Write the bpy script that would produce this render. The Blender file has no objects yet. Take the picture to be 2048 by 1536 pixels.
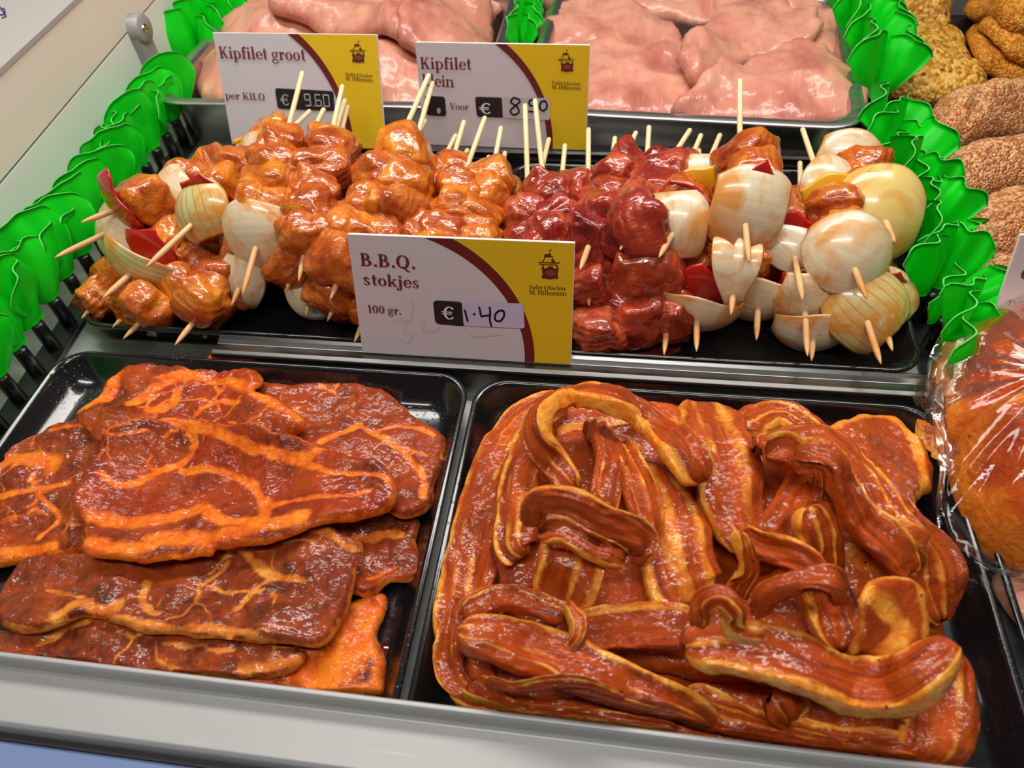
import bpy, bmesh, math, random
import numpy as np
from mathutils import Matrix, Vector

# ------------------------------------------------------------------ camera, world, light, exposure
S = 0.32                      # metres per working unit
scn = bpy.context.scene
COL = scn.collection
F, CX, CY = 1500.0, 1024.0, 768.0
def _solve():
    Y = np.array([1328 - CX, -959 - CY, F]); Y /= np.linalg.norm(Y)
    X = -np.array([-10393 - CX, 29 - CY, F]); X -= Y * (X @ Y); X /= np.linalg.norm(X)
    return X, Y, np.cross(X, Y)
AX, AY, AZ = _solve()          # world axes seen from the camera (x right, y down, z forward)
cam_d = bpy.data.cameras.new('camera'); cam = bpy.data.objects.new('camera', cam_d); COL.objects.link(cam)
cam_d.sensor_width = 36; cam_d.lens = F / 2048 * 36; cam_d.clip_start = 0.01; cam_d.clip_end = 20
m = np.eye(4)
m[:3, 0] = (AX[0], AY[0], AZ[0]); m[:3, 1] = (-AX[1], -AY[1], -AZ[1]); m[:3, 2] = (-AX[2], -AY[2], -AZ[2])
m[:3, 3] = (0, 0, S)
cam.matrix_world = Matrix(m.tolist())
cam_d.dof.use_dof = True; cam_d.dof.focus_distance = 1.32 * S; cam_d.dof.aperture_fstop = 11
scn.camera = cam
world = bpy.data.worlds.new('shop'); scn.world = world; world.use_nodes = True
world.node_tree.nodes['Background'].inputs[0].default_value = (1.0, 0.97, 0.93, 1)
world.node_tree.nodes['Background'].inputs[1].default_value = 0.06
scn.view_settings.view_transform = 'Standard'; scn.view_settings.look = 'None'
scn.view_settings.exposure = 0.0; scn.view_settings.gamma = 1.0; scn.view_settings.use_curve_mapping = False
def area(name, loc, target, sx, sy, power, col):
    l = bpy.data.lights.new(name, 'AREA'); l.shape = 'RECTANGLE'; l.size = sx * S; l.size_y = sy * S
    l.energy = power; l.color = col
    o = bpy.data.objects.new(name, l); COL.objects.link(o)
    o.location = Vector(loc) * S
    o.rotation_euler = (Vector(target) - Vector(loc)).to_track_quat('-Z', 'Y').to_euler()
    return o
area('case_lamp', (-0.2, 1.80, 1.95), (-0.2, 1.15, 0), 3.2, 0.42, 6.4, (1.0, 0.96, 0.9))
area('shop_lamp', (-0.3, -0.35, 3.3), (-0.2, 0.6, 0), 2.6, 0.22, 6.0, (1.0, 0.97, 0.93))

# ------------------------------------------------------------------ geometry helpers (working units)
CAM = np.array([0, 0, 1.0])
def ray(px, py):
    d = np.array([px - CX, py - CY, F]); return np.array([d @ AX, d @ AY, d @ AZ])
def P(px, py, z=0.0):
    r = ray(px, py); return CAM + r * ((z - 1.0) / r[2])
def onx(px, py, x):
    r = ray(px, py); return CAM + r * (x / r[0])
def proj(p):
    q = np.asarray(p, float) - CAM
    c = q[0] * np.array([AX[0], AX[1], AX[2]]) + q[1] * AY + q[2] * AZ
    return np.array([CX + F * c[0] / c[2], CY + F * c[1] / c[2]])
def _hash(i, j, k, s):
    n = (i * 374761393 + j * 668265263 + k * 2147483647 + s * 1274126177) & 0xFFFFFFFF
    n = ((n ^ (n >> 13)) * 1274126177) & 0xFFFFFFFF
    n = ((n ^ (n >> 16)) * 2246822519) & 0xFFFFFFFF
    return ((n ^ (n >> 15)) & 0xFFFF) / 65535.0
def vnoise(p, s=0):
    p = np.asarray(p, float); f = np.floor(p).astype(np.int64); t = p - f; t = t * t * (3 - 2 * t)
    r = 0
    for a in (0, 1):
        for b in (0, 1):
            for c in (0, 1):
                w = (t[:, 0] if a else 1 - t[:, 0]) * (t[:, 1] if b else 1 - t[:, 1]) * (t[:, 2] if c else 1 - t[:, 2])
                r = r + w * _hash(f[:, 0] + a, f[:, 1] + b, f[:, 2] + c, s)
    return r * 2 - 1
def fbm(p, s=0, o=3):
    p = np.asarray(p, float); r = 0; a = 1; n = 0
    for i in range(o):
        r = r + a * vnoise(p * 2 ** i + 17.3 * i, s + i * 31); n += a; a *= .5
    return r / n
def smooth01(x):
    x = np.clip(x, 0, 1); return x * x * (3 - 2 * x)
def spline(pts, n, closed=False):
    p = np.asarray(pts, float); k = len(p)
    if closed: q = np.vstack([p[-1:], p, p[:2]]); segs = k
    else: q = np.vstack([2 * p[0] - p[1], p, 2 * p[-1] - p[-2]]); segs = k - 1
    out = []
    t = np.linspace(0, segs, n, endpoint=not closed)
    for v in t:
        i = min(int(v), segs - 1); u = v - i
        a, b, c, d = q[i], q[i + 1], q[i + 2], q[i + 3]
        out.append(.5 * ((2 * b) + (c - a) * u + (2 * a - 5 * b + 4 * c - d) * u * u + (3 * b - a - 3 * c + d) * u ** 3))
    out = np.array(out)
    # even spacing
    o2 = np.vstack([out, out[:1]]) if closed else out
    L = np.r_[0, np.cumsum(np.linalg.norm(np.diff(o2[:, :3 if o2.shape[1] > 2 else 2], axis=0), axis=1))]
    tt = np.linspace(0, L[-1], n, endpoint=not closed)
    return np.stack([np.interp(tt, L, o2[:, c]) for c in range(o2.shape[1])], 1)

def tag(o, label=None, cat=None, group=None, kind=None):
    if label: o['label'] = label
    if cat: o['category'] = cat
    if group: o['group'] = group
    if kind: o['kind'] = kind
    return o
ORIGIN = {}
def empty(name, loc, label=None, cat=None, group=None, kind=None):
    o = bpy.data.objects.new(name, None); COL.objects.link(o)
    o.location = Vector(loc) * S; o.empty_display_size = .01
    ORIGIN[o.name] = np.asarray(loc, float)
    return tag(o, label, cat, group, kind)
def obj(name, V, faces, mat, parent=None, smooth=True, attrs=None, origin=None, mats=None, midx=None):
    V = np.asarray(V, float)
    c = np.asarray(origin, float) if origin is not None else np.array([*(V[:, :2].min(0) + V[:, :2].max(0)) / 2, V[:, 2].min()])
    me = bpy.data.meshes.new(name)
    me.from_pydata(((V - c) * S).tolist(), [], [tuple(int(i) for i in f) for f in faces])
    if smooth: me.polygons.foreach_set('use_smooth', [True] * len(me.polygons))
    for k, a in (attrs or {}).items():
        at = me.attributes.new(k, 'FLOAT', 'POINT'); at.data.foreach_set('value', np.asarray(a, dtype=np.float32))
    if mats:
        for q in mats: me.materials.append(q)
        if midx is not None: me.polygons.foreach_set('material_index', list(midx))
    else: me.materials.append(mat)
    me.update()
    o = bpy.data.objects.new(name, me); COL.objects.link(o)
    ORIGIN[o.name] = c
    if parent is not None:
        o.parent = parent; o.location = Vector(c - ORIGIN[parent.name]) * S
    else: o.location = Vector(c) * S
    return o
def grid_faces(nu, nv, close_u=False, off=0, flip=False):
    f = []
    for i in range(nu if close_u else nu - 1):
        for j in range(nv - 1):
            a = off + i * nv + j; b = off + ((i + 1) % nu) * nv + j
            q = (a, b, b + 1, a + 1); f.append(q[::-1] if flip else q)
    return f
def box(x0, x1, y0, y1, z0, z1):
    V = [(x, y, z) for x in (x0, x1) for y in (y0, y1) for z in (z0, z1)]
    Fc = [(0, 1, 3, 2), (4, 6, 7, 5), (0, 4, 5, 1), (2, 3, 7, 6), (0, 2, 6, 4), (1, 5, 7, 3)]
    return V, Fc
def prism(profile, x0, x1):
    """closed (y,z) profile swept along x"""
    n = len(profile); V = [(x0, y, z) for y, z in profile] + [(x1, y, z) for y, z in profile]
    f = [(i, (i + 1) % n, n + (i + 1) % n, n + i) for i in range(n)] + [tuple(range(n))[::-1], tuple(range(n, 2 * n))]
    return V, f
def bevel(o, w=.0015, seg=2):
    b = o.modifiers.new('bevel', 'BEVEL'); b.width = w * S; b.segments = seg; b.limit_method = 'ANGLE'
    return o
def tube(path, radii, n=10, cap=True):
    p = np.asarray(path, float); k = len(p); V = []
    t = np.gradient(p, axis=0); t /= np.linalg.norm(t, axis=1)[:, None] + 1e-12
    ref = np.array([0, 0, 1.0]) if abs(t[0, 2]) < .9 else np.array([1.0, 0, 0])
    for i in range(k):
        a = np.cross(ref, t[i]); a /= np.linalg.norm(a) + 1e-9; b = np.cross(t[i], a)
        for j in range(n):
            h = 2 * math.pi * j / n; V.append(p[i] + radii[i] * (a * math.cos(h) + b * math.sin(h)))
    f = []
    for i in range(k - 1):
        for j in range(n):
            f.append((i * n + j, i * n + (j + 1) % n, (i + 1) * n + (j + 1) % n, (i + 1) * n + j))
    if cap: f += [tuple(range(n))[::-1], tuple(range((k - 1) * n, k * n))]
    return np.array(V), f

# ------------------------------------------------------------------ materials
class NT:
    def __init__(s, name):
        s.m = bpy.data.materials.new(name); s.m.use_nodes = True; s.t = s.m.node_tree
        s.b = s.t.nodes['Principled BSDF']; s.out = s.t.nodes['Material Output']
    def n(s, kind, ins=None, **kw):
        o = s.t.nodes.new(kind)
        for k, v in kw.items(): setattr(o, k, v)
        for k, v in (ins or {}).items(): s.set(o.inputs[k], v)
        return o
    def set(s, sock, v):
        if hasattr(v, 'is_output') or isinstance(v, bpy.types.NodeSocket): s.t.links.new(v, sock)
        elif isinstance(v, (tuple, list)) and len(v) == 3 and sock.type == 'RGBA': sock.default_value = (*v, 1)
        else: sock.default_value = v
    def p(s, **kw):
        for k, v in kw.items(): s.set(s.b.inputs[k.replace('_', ' ')], v)
        return s
    def obj(s, scale=1.0, rnd=False):
        c = s.n('ShaderNodeTexCoord').outputs['Object']
        if rnd:
            r = s.n('ShaderNodeObjectInfo').outputs['Random']
            c = s.n('ShaderNodeVectorMath', {0: c, 1: s.math('MULTIPLY', r, 7.3)}, operation='ADD').outputs[0]
        return c
    def noise(s, vec, scale, detail=3, rough=.55, dist=0.0):
        return s.n('ShaderNodeTexNoise', {'Vector': vec, 'Scale': scale, 'Detail': detail, 'Roughness': rough, 'Distortion': dist}).outputs['Fac']
    def vor(s, vec, scale, feature='F1'):
        return s.n('ShaderNodeTexVoronoi', {'Vector': vec, 'Scale': scale}, feature=feature).outputs['Distance']
    def ramp(s, fac, stops, interp='LINEAR'):
        r = s.n('ShaderNodeValToRGB', {'Fac': fac}); r.color_ramp.interpolation = interp
        e = r.color_ramp.elements
        while len(e) < len(stops): e.new(.5)
        for el, (pos, c) in zip(e, stops):
            el.position = pos; el.color = (*c, 1) if not isinstance(c, (int, float)) else (c, c, c, 1)
        return r.outputs['Color']
    def mix(s, f, a, b, blend='MIX'):
        o = s.n('ShaderNodeMix', data_type='RGBA', blend_type=blend)
        s.set(o.inputs['Factor'], f); s.set(o.inputs['A'], a); s.set(o.inputs['B'], b)
        # RGBA sockets share names with the float ones: address by identifier
        for i in o.inputs:
            if i.identifier == 'A_Color': s.set(i, a)
            if i.identifier == 'B_Color': s.set(i, b)
            if i.identifier == 'Factor_Float': s.set(i, f)
        return [q for q in o.outputs if q.identifier == 'Result_Color'][0]
    def math(s, op, a, b=0.0, c=None, clamp=False):
        o = s.n('ShaderNodeMath', operation=op, use_clamp=clamp); s.set(o.inputs[0], a); s.set(o.inputs[1], b)
        if c is not None: s.set(o.inputs[2], c)
        return o.outputs[0]
    def attr(s, name):
        return s.n('ShaderNodeAttribute', attribute_name=name).outputs['Fac']
    def bump(s, h, strength=.3, dist=.001, normal=None):
        b = s.n('ShaderNodeBump', {'Height': h, 'Strength': strength, 'Distance': dist})
        if normal is not None: s.set(b.inputs['Normal'], normal)
        return b.outputs['Normal']
M = {}
def plain(name, col, rough=.5, metal=0.0, **kw):
    t = NT(name); t.p(Base_Color=col, Roughness=rough, Metallic=metal, **kw); M[name] = t.m; return t
def marinade(name, meat_d, meat_l, fat_d, fat_l, fat_attr='fat', grain=330, fleck=True, spread=0.0, streaks=False, glint=.18, veins=0.0):
    t = NT(name); v = t.obj(rnd=True)
    n1 = t.noise(v, 26, 4, .6); n2 = t.noise(v, 85, 4, .65, .6); n3 = t.noise(v, grain, 3, .6)
    if streaks:      # muscle fibre runs along the slice
        sv = t.n('ShaderNodeCombineXYZ', {'X': t.math('MULTIPLY', t.attr('along'), 5.0), 'Y': t.math('MULTIPLY', t.attr('across'), 2.6), 'Z': t.math('MULTIPLY', t.n('ShaderNodeObjectInfo').outputs['Random'], 40.0)}).outputs[0]
        fib = t.noise(sv, 1.0, 4, .6, .8)
        sv2 = t.n('ShaderNodeCombineXYZ', {'X': t.math('MULTIPLY', t.attr('along'), 22.0), 'Y': t.math('MULTIPLY', t.attr('across'), 14.0), 'Z': t.n('ShaderNodeObjectInfo').outputs['Random']}).outputs[0]
        fin = t.noise(sv2, 1.0, 3, .6, .3)
    else: fib = n1; fin = n2
    meat = t.mix(t.ramp(fib, [(.34, 0.0), (.64, 1.0)]), meat_d, meat_l)
    meat = t.mix(t.math('MULTIPLY', t.ramp(fin, [(.40, 0.0), (.70, 1.0)]), .35), meat, (.56, .075, .008))
    fat = t.mix(t.ramp(n2, [(.35, 0.0), (.65, 1.0)]), fat_d, fat_l)
    f = t.attr(fat_attr)
    if veins:
        dv = t.n('ShaderNodeVectorMath', {0: v, 1: t.n('ShaderNodeVectorMath', {0: t.n('ShaderNodeTexNoise', {'Vector': v, 'Scale': 40.0, 'Detail': 2.0}).outputs['Color'], 1: (.022, .022, .022)}, operation='MULTIPLY').outputs[0]}, operation='ADD').outputs[0]
        ed = t.ramp(t.vor(dv, veins, 'DISTANCE_TO_EDGE'), [(.0, 1.0), (.055, 0.0)])
        f = t.math('MAXIMUM', f, t.math('MULTIPLY', ed, t.ramp(t.noise(v, 22, 2), [(.46, 0.0), (.60, .75)])))
    fm = t.math('ADD', f, t.math('MULTIPLY', t.math('SUBTRACT', n2, .5), 1.2))
    if spread: fm = t.math('ADD', fm, t.math('MULTIPLY', t.math('SUBTRACT', fib, .5), spread * 6))
    fm = t.ramp(fm, [(.26, 0.0), (.74, 1.0)])
    c = t.mix(fm, meat, fat)
    c = t.mix(t.math('MULTIPLY', t.ramp(n3, [(.45, 0.0), (.7, 1.0)]), .4), c, (.48, .045, .004))
    c = t.mix(t.math('MULTIPLY', t.ramp(t.noise(v, 48, 3, .6, .5), [(.46, 0.0), (.66, 1.0)]), .32), c, (.62, .105, .004))
    if fleck:
        fl = t.ramp(t.vor(v, 140), [(.05, 1.0), (.12, 0.0)])
        fl = t.math('MULTIPLY', fl, t.ramp(t.noise(v, 45, 2), [(.52, 0.0), (.58, 1.0)]))
        c = t.mix(fl, c, (.03, .010, .004))
    h = t.math('ADD', t.math('MULTIPLY', n3, .45), t.math('ADD', n2, t.math('MULTIPLY', fin, .5)))
    hc_ = t.math('ADD', t.noise(v, 150, 1, .5), t.math('MULTIPLY', t.noise(v, 380, 1, .5), .38))
    t.p(Base_Color=c, Roughness=.6, Specular_IOR_Level=.15, Coat_Weight=t.ramp(t.noise(v, 34, 3, .6), [(.38, glint), (.66, 1.0)]), Coat_Roughness=.17, Coat_IOR=1.52,
        Normal=t.bump(h, .6, .0020))
    t.set(t.b.inputs['Coat Normal'], t.bump(hc_, 1.0, .0017))
    M[name] = t.m
marinade('steak', (.060, .012, .003), (.30, .028, .005), (.74, .090, .004), (.92, .25, .016), veins=34)
marinade('steak_brown', (.045, .014, .006), (.20, .032, .010), (.62, .13, .010), (.86, .36, .06), veins=30)
marinade('steak_dark', (.06, .014, .004), (.27, .032, .006), (.66, .09, .006), (.86, .26, .03), veins=30)
marinade('belly', (.16, .020, .003), (.50, .072, .005), (.84, .20, .008), (.95, .46, .06), spread=.15, streaks=True)
marinade('bag_meat', (.30, .030, .003), (.76, .13, .005), (.80, .18, .01), (.84, .28, .02), glint=.3, spread=.1)
def chunk_mat(name, a, b, c_, fleck=True):
    t = NT(name); v = t.obj(rnd=True)
    n1 = t.noise(v, 55, 3, .55, .5); n2 = t.noise(v, 260, 3, .6)
    c = t.ramp(n1, [(.3, a), (.5, b), (.7, c_)])
    r = t.n('ShaderNodeObjectInfo').outputs['Random']
    hs = t.n('ShaderNodeHueSaturation', {'Color': c, 'Hue': t.math('MULTIPLY_ADD', r, .014, .492), 'Value': t.math('MULTIPLY_ADD', r, .35, .82)})
    c = hs.outputs['Color']
    if fleck:
        fl = t.math('MULTIPLY', t.ramp(t.vor(v, 190), [(.06, 1.0), (.13, 0.0)]), t.ramp(t.noise(v, 60, 2), [(.5, 0.0), (.56, 1.0)]))
        c = t.mix(fl, c, (.04, .014, .006))
    wv = t.n('ShaderNodeTexWave', {'Vector': v, 'Scale': 75, 'Distortion': 6, 'Detail': 2})
    h = t.math('ADD', t.math('MULTIPLY', wv.outputs['Fac'], .35), t.math('ADD', n2, t.math('MULTIPLY', n1, .6)))
    t.p(Base_Color=c, Roughness=.3, Specular_IOR_Level=.3, Coat_Weight=1.0, Coat_Roughness=.08, Normal=t.bump(h, .6, .0018),
        Subsurface_Weight=.18, Subsurface_Radius=(.006, .002, .0008), Subsurface_Scale=.6)
    t.set(t.b.inputs['Coat Normal'], t.bump(t.math('ADD', t.noise(v, 140, 1, .5), t.math('MULTIPLY', t.noise(v, 380, 1, .5), .3)), 1.0, .0011))
    M[name] = t.m
chunk_mat('chicken_orange', (.32, .045, .005), (.56, .120, .008), (.72, .24, .02))
chunk_mat('chicken_red', (.15, .012, .005), (.36, .034, .012), (.54, .095, .03))
def onion_mat(name, base, line, k):
    t = NT(name); v = t.obj(rnd=True)
    u = t.attr('u'); w = t.n('ShaderNodeTexWave', {'Vector': t.n('ShaderNodeCombineXYZ', {'X': u, 'Y': t.math('MULTIPLY', t.attr('v'), .12)}).outputs[0], 'Scale': 1.5, 'Distortion': 1.2, 'Detail': 1})
    st = t.mix(k, base, line)
    c = t.mix(t.ramp(w.outputs['Fac'], [(.0, 1.0), (.10, 0.0)]), base, st)
    n = t.noise(v, 42, 3, .6, 1.0)
    amt = t.math('ADD', n, t.math('ADD', t.math('MULTIPLY', t.math('ABSOLUTE', t.attr('v')), .15), t.math('MULTIPLY', t.math('ABSOLUTE', u), .10)))
    c = t.mix(t.ramp(amt, [(.54, 0.0), (.76, .9)]), c, (.70, .27, .03))
    fl = t.math('MULTIPLY', t.ramp(t.vor(v, 150), [(.05, 1.0), (.10, 0.0)]), t.ramp(t.noise(v, 50, 2), [(.55, 0.0), (.6, 1.0)]))
    c = t.mix(fl, c, (.30, .10, .02))
    t.p(Base_Color=c, Roughness=.26, Coat_Weight=.4, Coat_Roughness=.1, Subsurface_Weight=.25, Subsurface_Radius=(.004, .003, .0015),
        Normal=t.bump(t.math('ADD', t.math('MULTIPLY', w.outputs['Fac'], .25), n), .12, .001))
    M[name] = t.m
onion_mat('onion', (.76, .64, .43), (.40, .33, .10), .18); onion_mat('onion_yellow', (.76, .56, .18), (.45, .36, .08), .12); onion_mat('onion_green', (.66, .60, .28), (.28, .28, .06), .8)
def pepper_mat(name, a, b):
    t = NT(name); v = t.obj(rnd=True); n = t.noise(v, 90, 3)
    t.p(Base_Color=t.mix(n, a, b), Roughness=.2, Coat_Weight=.6, Coat_Roughness=.06, Normal=t.bump(n, .25, .001),
        Subsurface_Weight=.1, Subsurface_Radius=(.003, .001, .001)); M[name] = t.m
pepper_mat('pepper_red', (.42, .006, .004), (.55, .02, .01)); pepper_mat('pepper_yellow', (.80, .33, .01), (.85, .48, .02))
def wood():
    t = NT('stick_wood'); v = t.obj()
    mp = t.n('ShaderNodeMapping', {'Vector': v, 'Scale': (300, 60, 300)})
    n = t.noise(mp.outputs[0], 1.0, 3)
    n2 = t.noise(v, 40, 2)
    c = t.mix(n, (.80, .60, .30), (.88, .75, .48))
    c = t.mix(t.math('MULTIPLY', t.attr('stain'), t.ramp(n2, [(.3, .35), (.7, 1.0)])), c, (.62, .22, .03))
    t.p(Base_Color=c, Roughness=.5); M['stick_wood'] = t.m
wood()
def chicken():
    t = NT('raw_chicken'); v = t.obj(rnd=True)
    n = t.noise(v, 16, 4, .55, .8); n2 = t.noise(v, 120, 3, .6)
    c = t.ramp(n, [(.3, (.46, .14, .10)), (.46, (.62, .24, .17)), (.62, (.70, .33, .22)), (.8, (.54, .15, .12))])
    mp = t.n('ShaderNodeMapping', {'Vector': v, 'Scale': (260, 40, 120), 'Rotation': (0, 0, .6)})
    n3 = t.noise(mp.outputs[0], 1.0, 3, .6)
    c = t.mix(t.ramp(n3, [(.56, 0.0), (.8, .6)]), c, (.76, .43, .30))
    t.p(Base_Color=c, Roughness=.4, Specular_IOR_Level=.3, Coat_Weight=.5, Coat_Roughness=.08, Subsurface_Weight=.28, Subsurface_Radius=(.008, .003, .002),
        Normal=t.bump(t.math('ADD', t.math('MULTIPLY', n2, .5), n3), .28, .0016))
    t.set(t.b.inputs['Coat Normal'], t.bump(t.math('ADD', t.noise(v, 75, 2, .5), t.math('MULTIPLY', n3, .4)), 1.0, .0022)); M['raw_chicken'] = t.m
chicken()
def crumbs(name, a, b, c_, scale, dark=None, bump=.9):
    t = NT(name); v = t.obj(rnd=True)
    vc = t.n('ShaderNodeTexVoronoi', {'Vector': v, 'Scale': scale}); r = t.n('ShaderNodeSeparateColor', {'Color': vc.outputs['Color']}).outputs[0]
    n = t.noise(v, 30, 3)
    c = t.ramp(t.math('MULTIPLY_ADD', t.math('SUBTRACT', n, .5), .9, r), [(.15, a), (.5, b), (.9, c_)])
    if dark:
        q = t.ramp(t.vor(v, scale * .32), [(.16, 1.0), (.24, 0.0)]); q = t.math('MULTIPLY', q, t.ramp(t.noise(v, 70, 2), [(.46, 0.0), (.54, 1.0)]))
        c = t.mix(q, c, dark)
    h = t.math('SUBTRACT', 1.0, vc.outputs['Distance'])
    t.p(Base_Color=c, Roughness=.55, Specular_IOR_Level=.35, Normal=t.bump(h, bump, .0015)); M[name] = t.m
crumbs('crumb_brown', (.40, .125, .042), (.62, .25, .085), (.82, .48, .23), 560)
crumbs('crumb_seed', (.36, .13, .010), (.64, .31, .030), (.76, .46, .10), 330, (.13, .035, .012))
crumbs('crumb_orange', (.42, .12, .01), (.66, .22, .012), (.76, .36, .04), 520)
def leafm():
    t = NT('green_plastic'); n = t.noise(t.obj(rnd=True), 30, 2)
    c = t.mix(n, (.002, .66, .01), (.008, .86, .02))
    t.p(Base_Color=c, Roughness=.38, Specular_IOR_Level=.35)
    tr = t.n('ShaderNodeBsdfTranslucent', {'Color': (.01, .95, .03, 1)})
    mx = t.n('ShaderNodeMixShader', {0: .4, 1: t.b.outputs[0], 2: tr.outputs[0]}); t.t.links.new(mx.outputs[0], t.out.inputs[0]); M['green_plastic'] = t.m
    plain('green_edge', (.10, .62, .10), .4)
leafm()
def steel(name, col, rough, streak=(8, 300, 300), amt=.25):
    t = NT(name); v = t.obj(); mp = t.n('ShaderNodeMapping', {'Vector': v, 'Scale': streak})
    n = t.noise(mp.outputs[0], 1.0, 4, .6); n2 = t.noise(v, 22, 4, .6)
    t.p(Base_Color=t.mix(t.math('MULTIPLY', n2, amt), col, tuple(x * .55 for x in col)), Metallic=1.0,
        Roughness=t.math('MULTIPLY_ADD', n, .22, rough - .08), Normal=t.bump(n, .06, .0006)); M[name] = t.m
steel('steel', (.19, .187, .18), .26); steel('steel_dull', (.50, .50, .48), .45, (20, 200, 200), .8)
steel('steel_pan', (.60, .57, .54), .32)
def ledge():
    t = NT('ledge_paint'); v = t.obj(); n = t.noise(v, 14, 3); mp = t.n('ShaderNodeMapping', {'Vector': v, 'Scale': (25, 400, 100)})
    n2 = t.noise(mp.outputs[0], 1.0, 2)
    c = t.mix(n, (.45, .45, .44), (.51, .505, .49)); c = t.mix(t.ramp(n2, [(.66, 0.0), (.75, .25)]), c, (.8, .8, .78))
    t.p(Base_Color=c, Roughness=.42, Metallic=.15); M['ledge_paint'] = t.m
    t = NT('cream_wall'); v = t.obj(); n = t.noise(v, 9, 4, .6); n2 = t.noise(v, 160, 3)
    c = t.mix(n, (.78, .72, .60), (.86, .80, .69))
    sp = t.math('MULTIPLY', t.ramp(t.vor(v, 110), [(.02, 1.0), (.05, 0.0)]), t.ramp(n2, [(.55, 0.0), (.6, 1.0)]))
    c = t.mix(t.math('MULTIPLY', sp, .5), c, (.2, .17, .12))
    t.p(Base_Color=c, Roughness=.4); M['cream_wall'] = t.m
ledge()
plain('pale_wall', (.84, .84, .77), .3); plain('grey_wall', (.42, .39, .36), .5); plain('seam', (.06, .055, .045), .5)
def tray_mat():
    t = NT('black_tray'); v = t.obj(); n = t.noise(v, 500, 2, .5)
    d = t.ramp(t.vor(v, 330), [(.10, 1.0), (.3, 0.0)]); msk = t.ramp(t.noise(v, 20, 3), [(.48, 0.0), (.6, 1.0)])
    h = t.math('ADD', t.math('MULTIPLY', n, .15), t.math('MULTIPLY', d, msk))
    t.p(Base_Color=(.006, .006, .007), Roughness=.2, Coat_Weight=.5, Coat_Roughness=.06, Normal=t.bump(h, .35, .0007)); M['black_tray'] = t.m
tray_mat()
plain('black_plastic', (.008, .008, .009), .28); plain('grey_plastic', (.32, .31, .30), .35); plain('chrome', (.7, .62, .5), .2, 1.0)
plain('card', (.62, .57, .60), .42); plain('card_edge', (.85, .82, .74), .5); plain('card_yellow', (.76, .50, .012), .42); plain('card_maroon', (.14, .012, .012), .45)
plain('ink_maroon', (.16, .012, .014), .5); plain('ink_brown', (.09, .02, .008), .5); plain('ink_black', (.012, .012, .016), .4); plain('ink_white', (.75, .74, .76), .4)
plain('ink_ghost', (.575, .53, .56), .5); plain('tape', (.56, .50, .70), .25); plain('tape_clear', (.52, .48, .50), .2); plain('lcd_grey', (.40, .40, .42), .4)
plain('card_pink', (.74, .62, .60), .45); plain('marker_blue', (.05, .05, .2), .5); plain('logo_red', (.32, .03, .025), .5); plain('blue_glass', (.20, .27, .48), .12)
plain('red_juice', (.10, .008, .003), .06, Coat_Weight=.5); plain('rubber', (.02, .02, .02), .5)
def film():
    t = NT('film'); t.t.nodes.remove(t.b)
    n = t.noise(t.obj(), 60, 3, .55, 1.5)
    nb = t.bump(n, .12, .002)
    lw = t.n('ShaderNodeFresnel', {'IOR': 1.5, 'Normal': nb})
    gl = t.n('ShaderNodeBsdfGlossy', {'Color': (1, 1, 1, 1), 'Roughness': .06, 'Normal': nb}); tr = t.n('ShaderNodeBsdfTransparent', {'Color': (.93, .93, .93, 1)})
    mx = t.n('ShaderNodeMixShader', {0: t.math('MULTIPLY', lw.outputs[0], .55, clamp=True), 1: tr.outputs[0], 2: gl.outputs[0]}); t.t.links.new(mx.outputs[0], t.out.inputs[0]); M['film'] = t.m
film()
# ------------------------------------------------------------------ setting
DZ = -.06                      # deck level; tray rims are at z = 0
def xw(y): return -1.238 - .069 * (y - .969)   # side wall, splayed a little
V, f = box(-1.40, 1.6, .27, 2.7, DZ - .02, DZ); tag(obj('floor', V, f, M['steel_dull'], smooth=False), 'steel shelf of the display case under the trays', 'shelf', kind='structure')
w = empty('wall_left', (-1.28, 1.5, DZ), 'cream side wall of the display case', 'wall', kind='structure')
def wall_band(name, lo, hi, mat, x):
    (y0, za), (y1, zb) = lo; (_, zc), (_, zd) = hi
    a, b = xw(y0) + x, xw(y1) + x
    V = [(a, y0, za), (b, y1, zb), (b, y1, zd), (a, y0, zc), (a - .04, y0, za), (b - .04, y1, zb), (b - .04, y1, zd), (a - .04, y0, zc)]
    obj(name, V, [(0, 3, 2, 1), (4, 5, 6, 7), (0, 1, 5, 4), (2, 3, 7, 6), (0, 4, 7, 3), (1, 2, 6, 5)], mat, w, smooth=False)
def seamz(y): return .185 + (y - 1.16) * .021
wall_band('lower_panel', ((.2, DZ - .02), (2.7, DZ - .02)), ((.2, seamz(.2) - .003), (2.7, seamz(2.7) - .003)), M['pale_wall'], 0)
wall_band('upper_panel', ((.2, seamz(.2) + .003), (2.7, seamz(2.7) + .003)), ((.2, .333), (2.7, .333)), M['cream_wall'], 0)
wall_band('seam_strip', ((.2, seamz(.2) - .004), (2.7, seamz(2.7) - .004)), ((.2, seamz(.2) + .004), (2.7, seamz(2.7) + .004)), M['seam'], -.006)
V = [(x, y, z) for x, y in ((xw(.2) - .5, .2), (xw(2.7) - .5, 2.7), (xw(.2) + .003, .2), (xw(2.7) + .003, 2.7)) for z in (.333, .343)]; f = [(0, 1, 3, 2), (4, 6, 7, 5), (0, 4, 5, 1), (2, 3, 7, 6), (0, 2, 6, 4), (1, 5, 7, 3)]; obj('top_shelf', V, f, M['grey_wall'], w, smooth=False)
# little blue pen marks on the wall's top
for a in ([(0, 14), (12, 32), (4, 36)], [(2, 20), (8, 16), (9, 30)], [(-4, 26), (3, 30), (11, 24)]):
    pts = [P(px, py, .3445) for px, py in a]; V, f = tube(spline(pts, 8), [.0016] * 8, 6); obj('pen_mark', V, f, M['marker_blue'], w)

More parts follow.
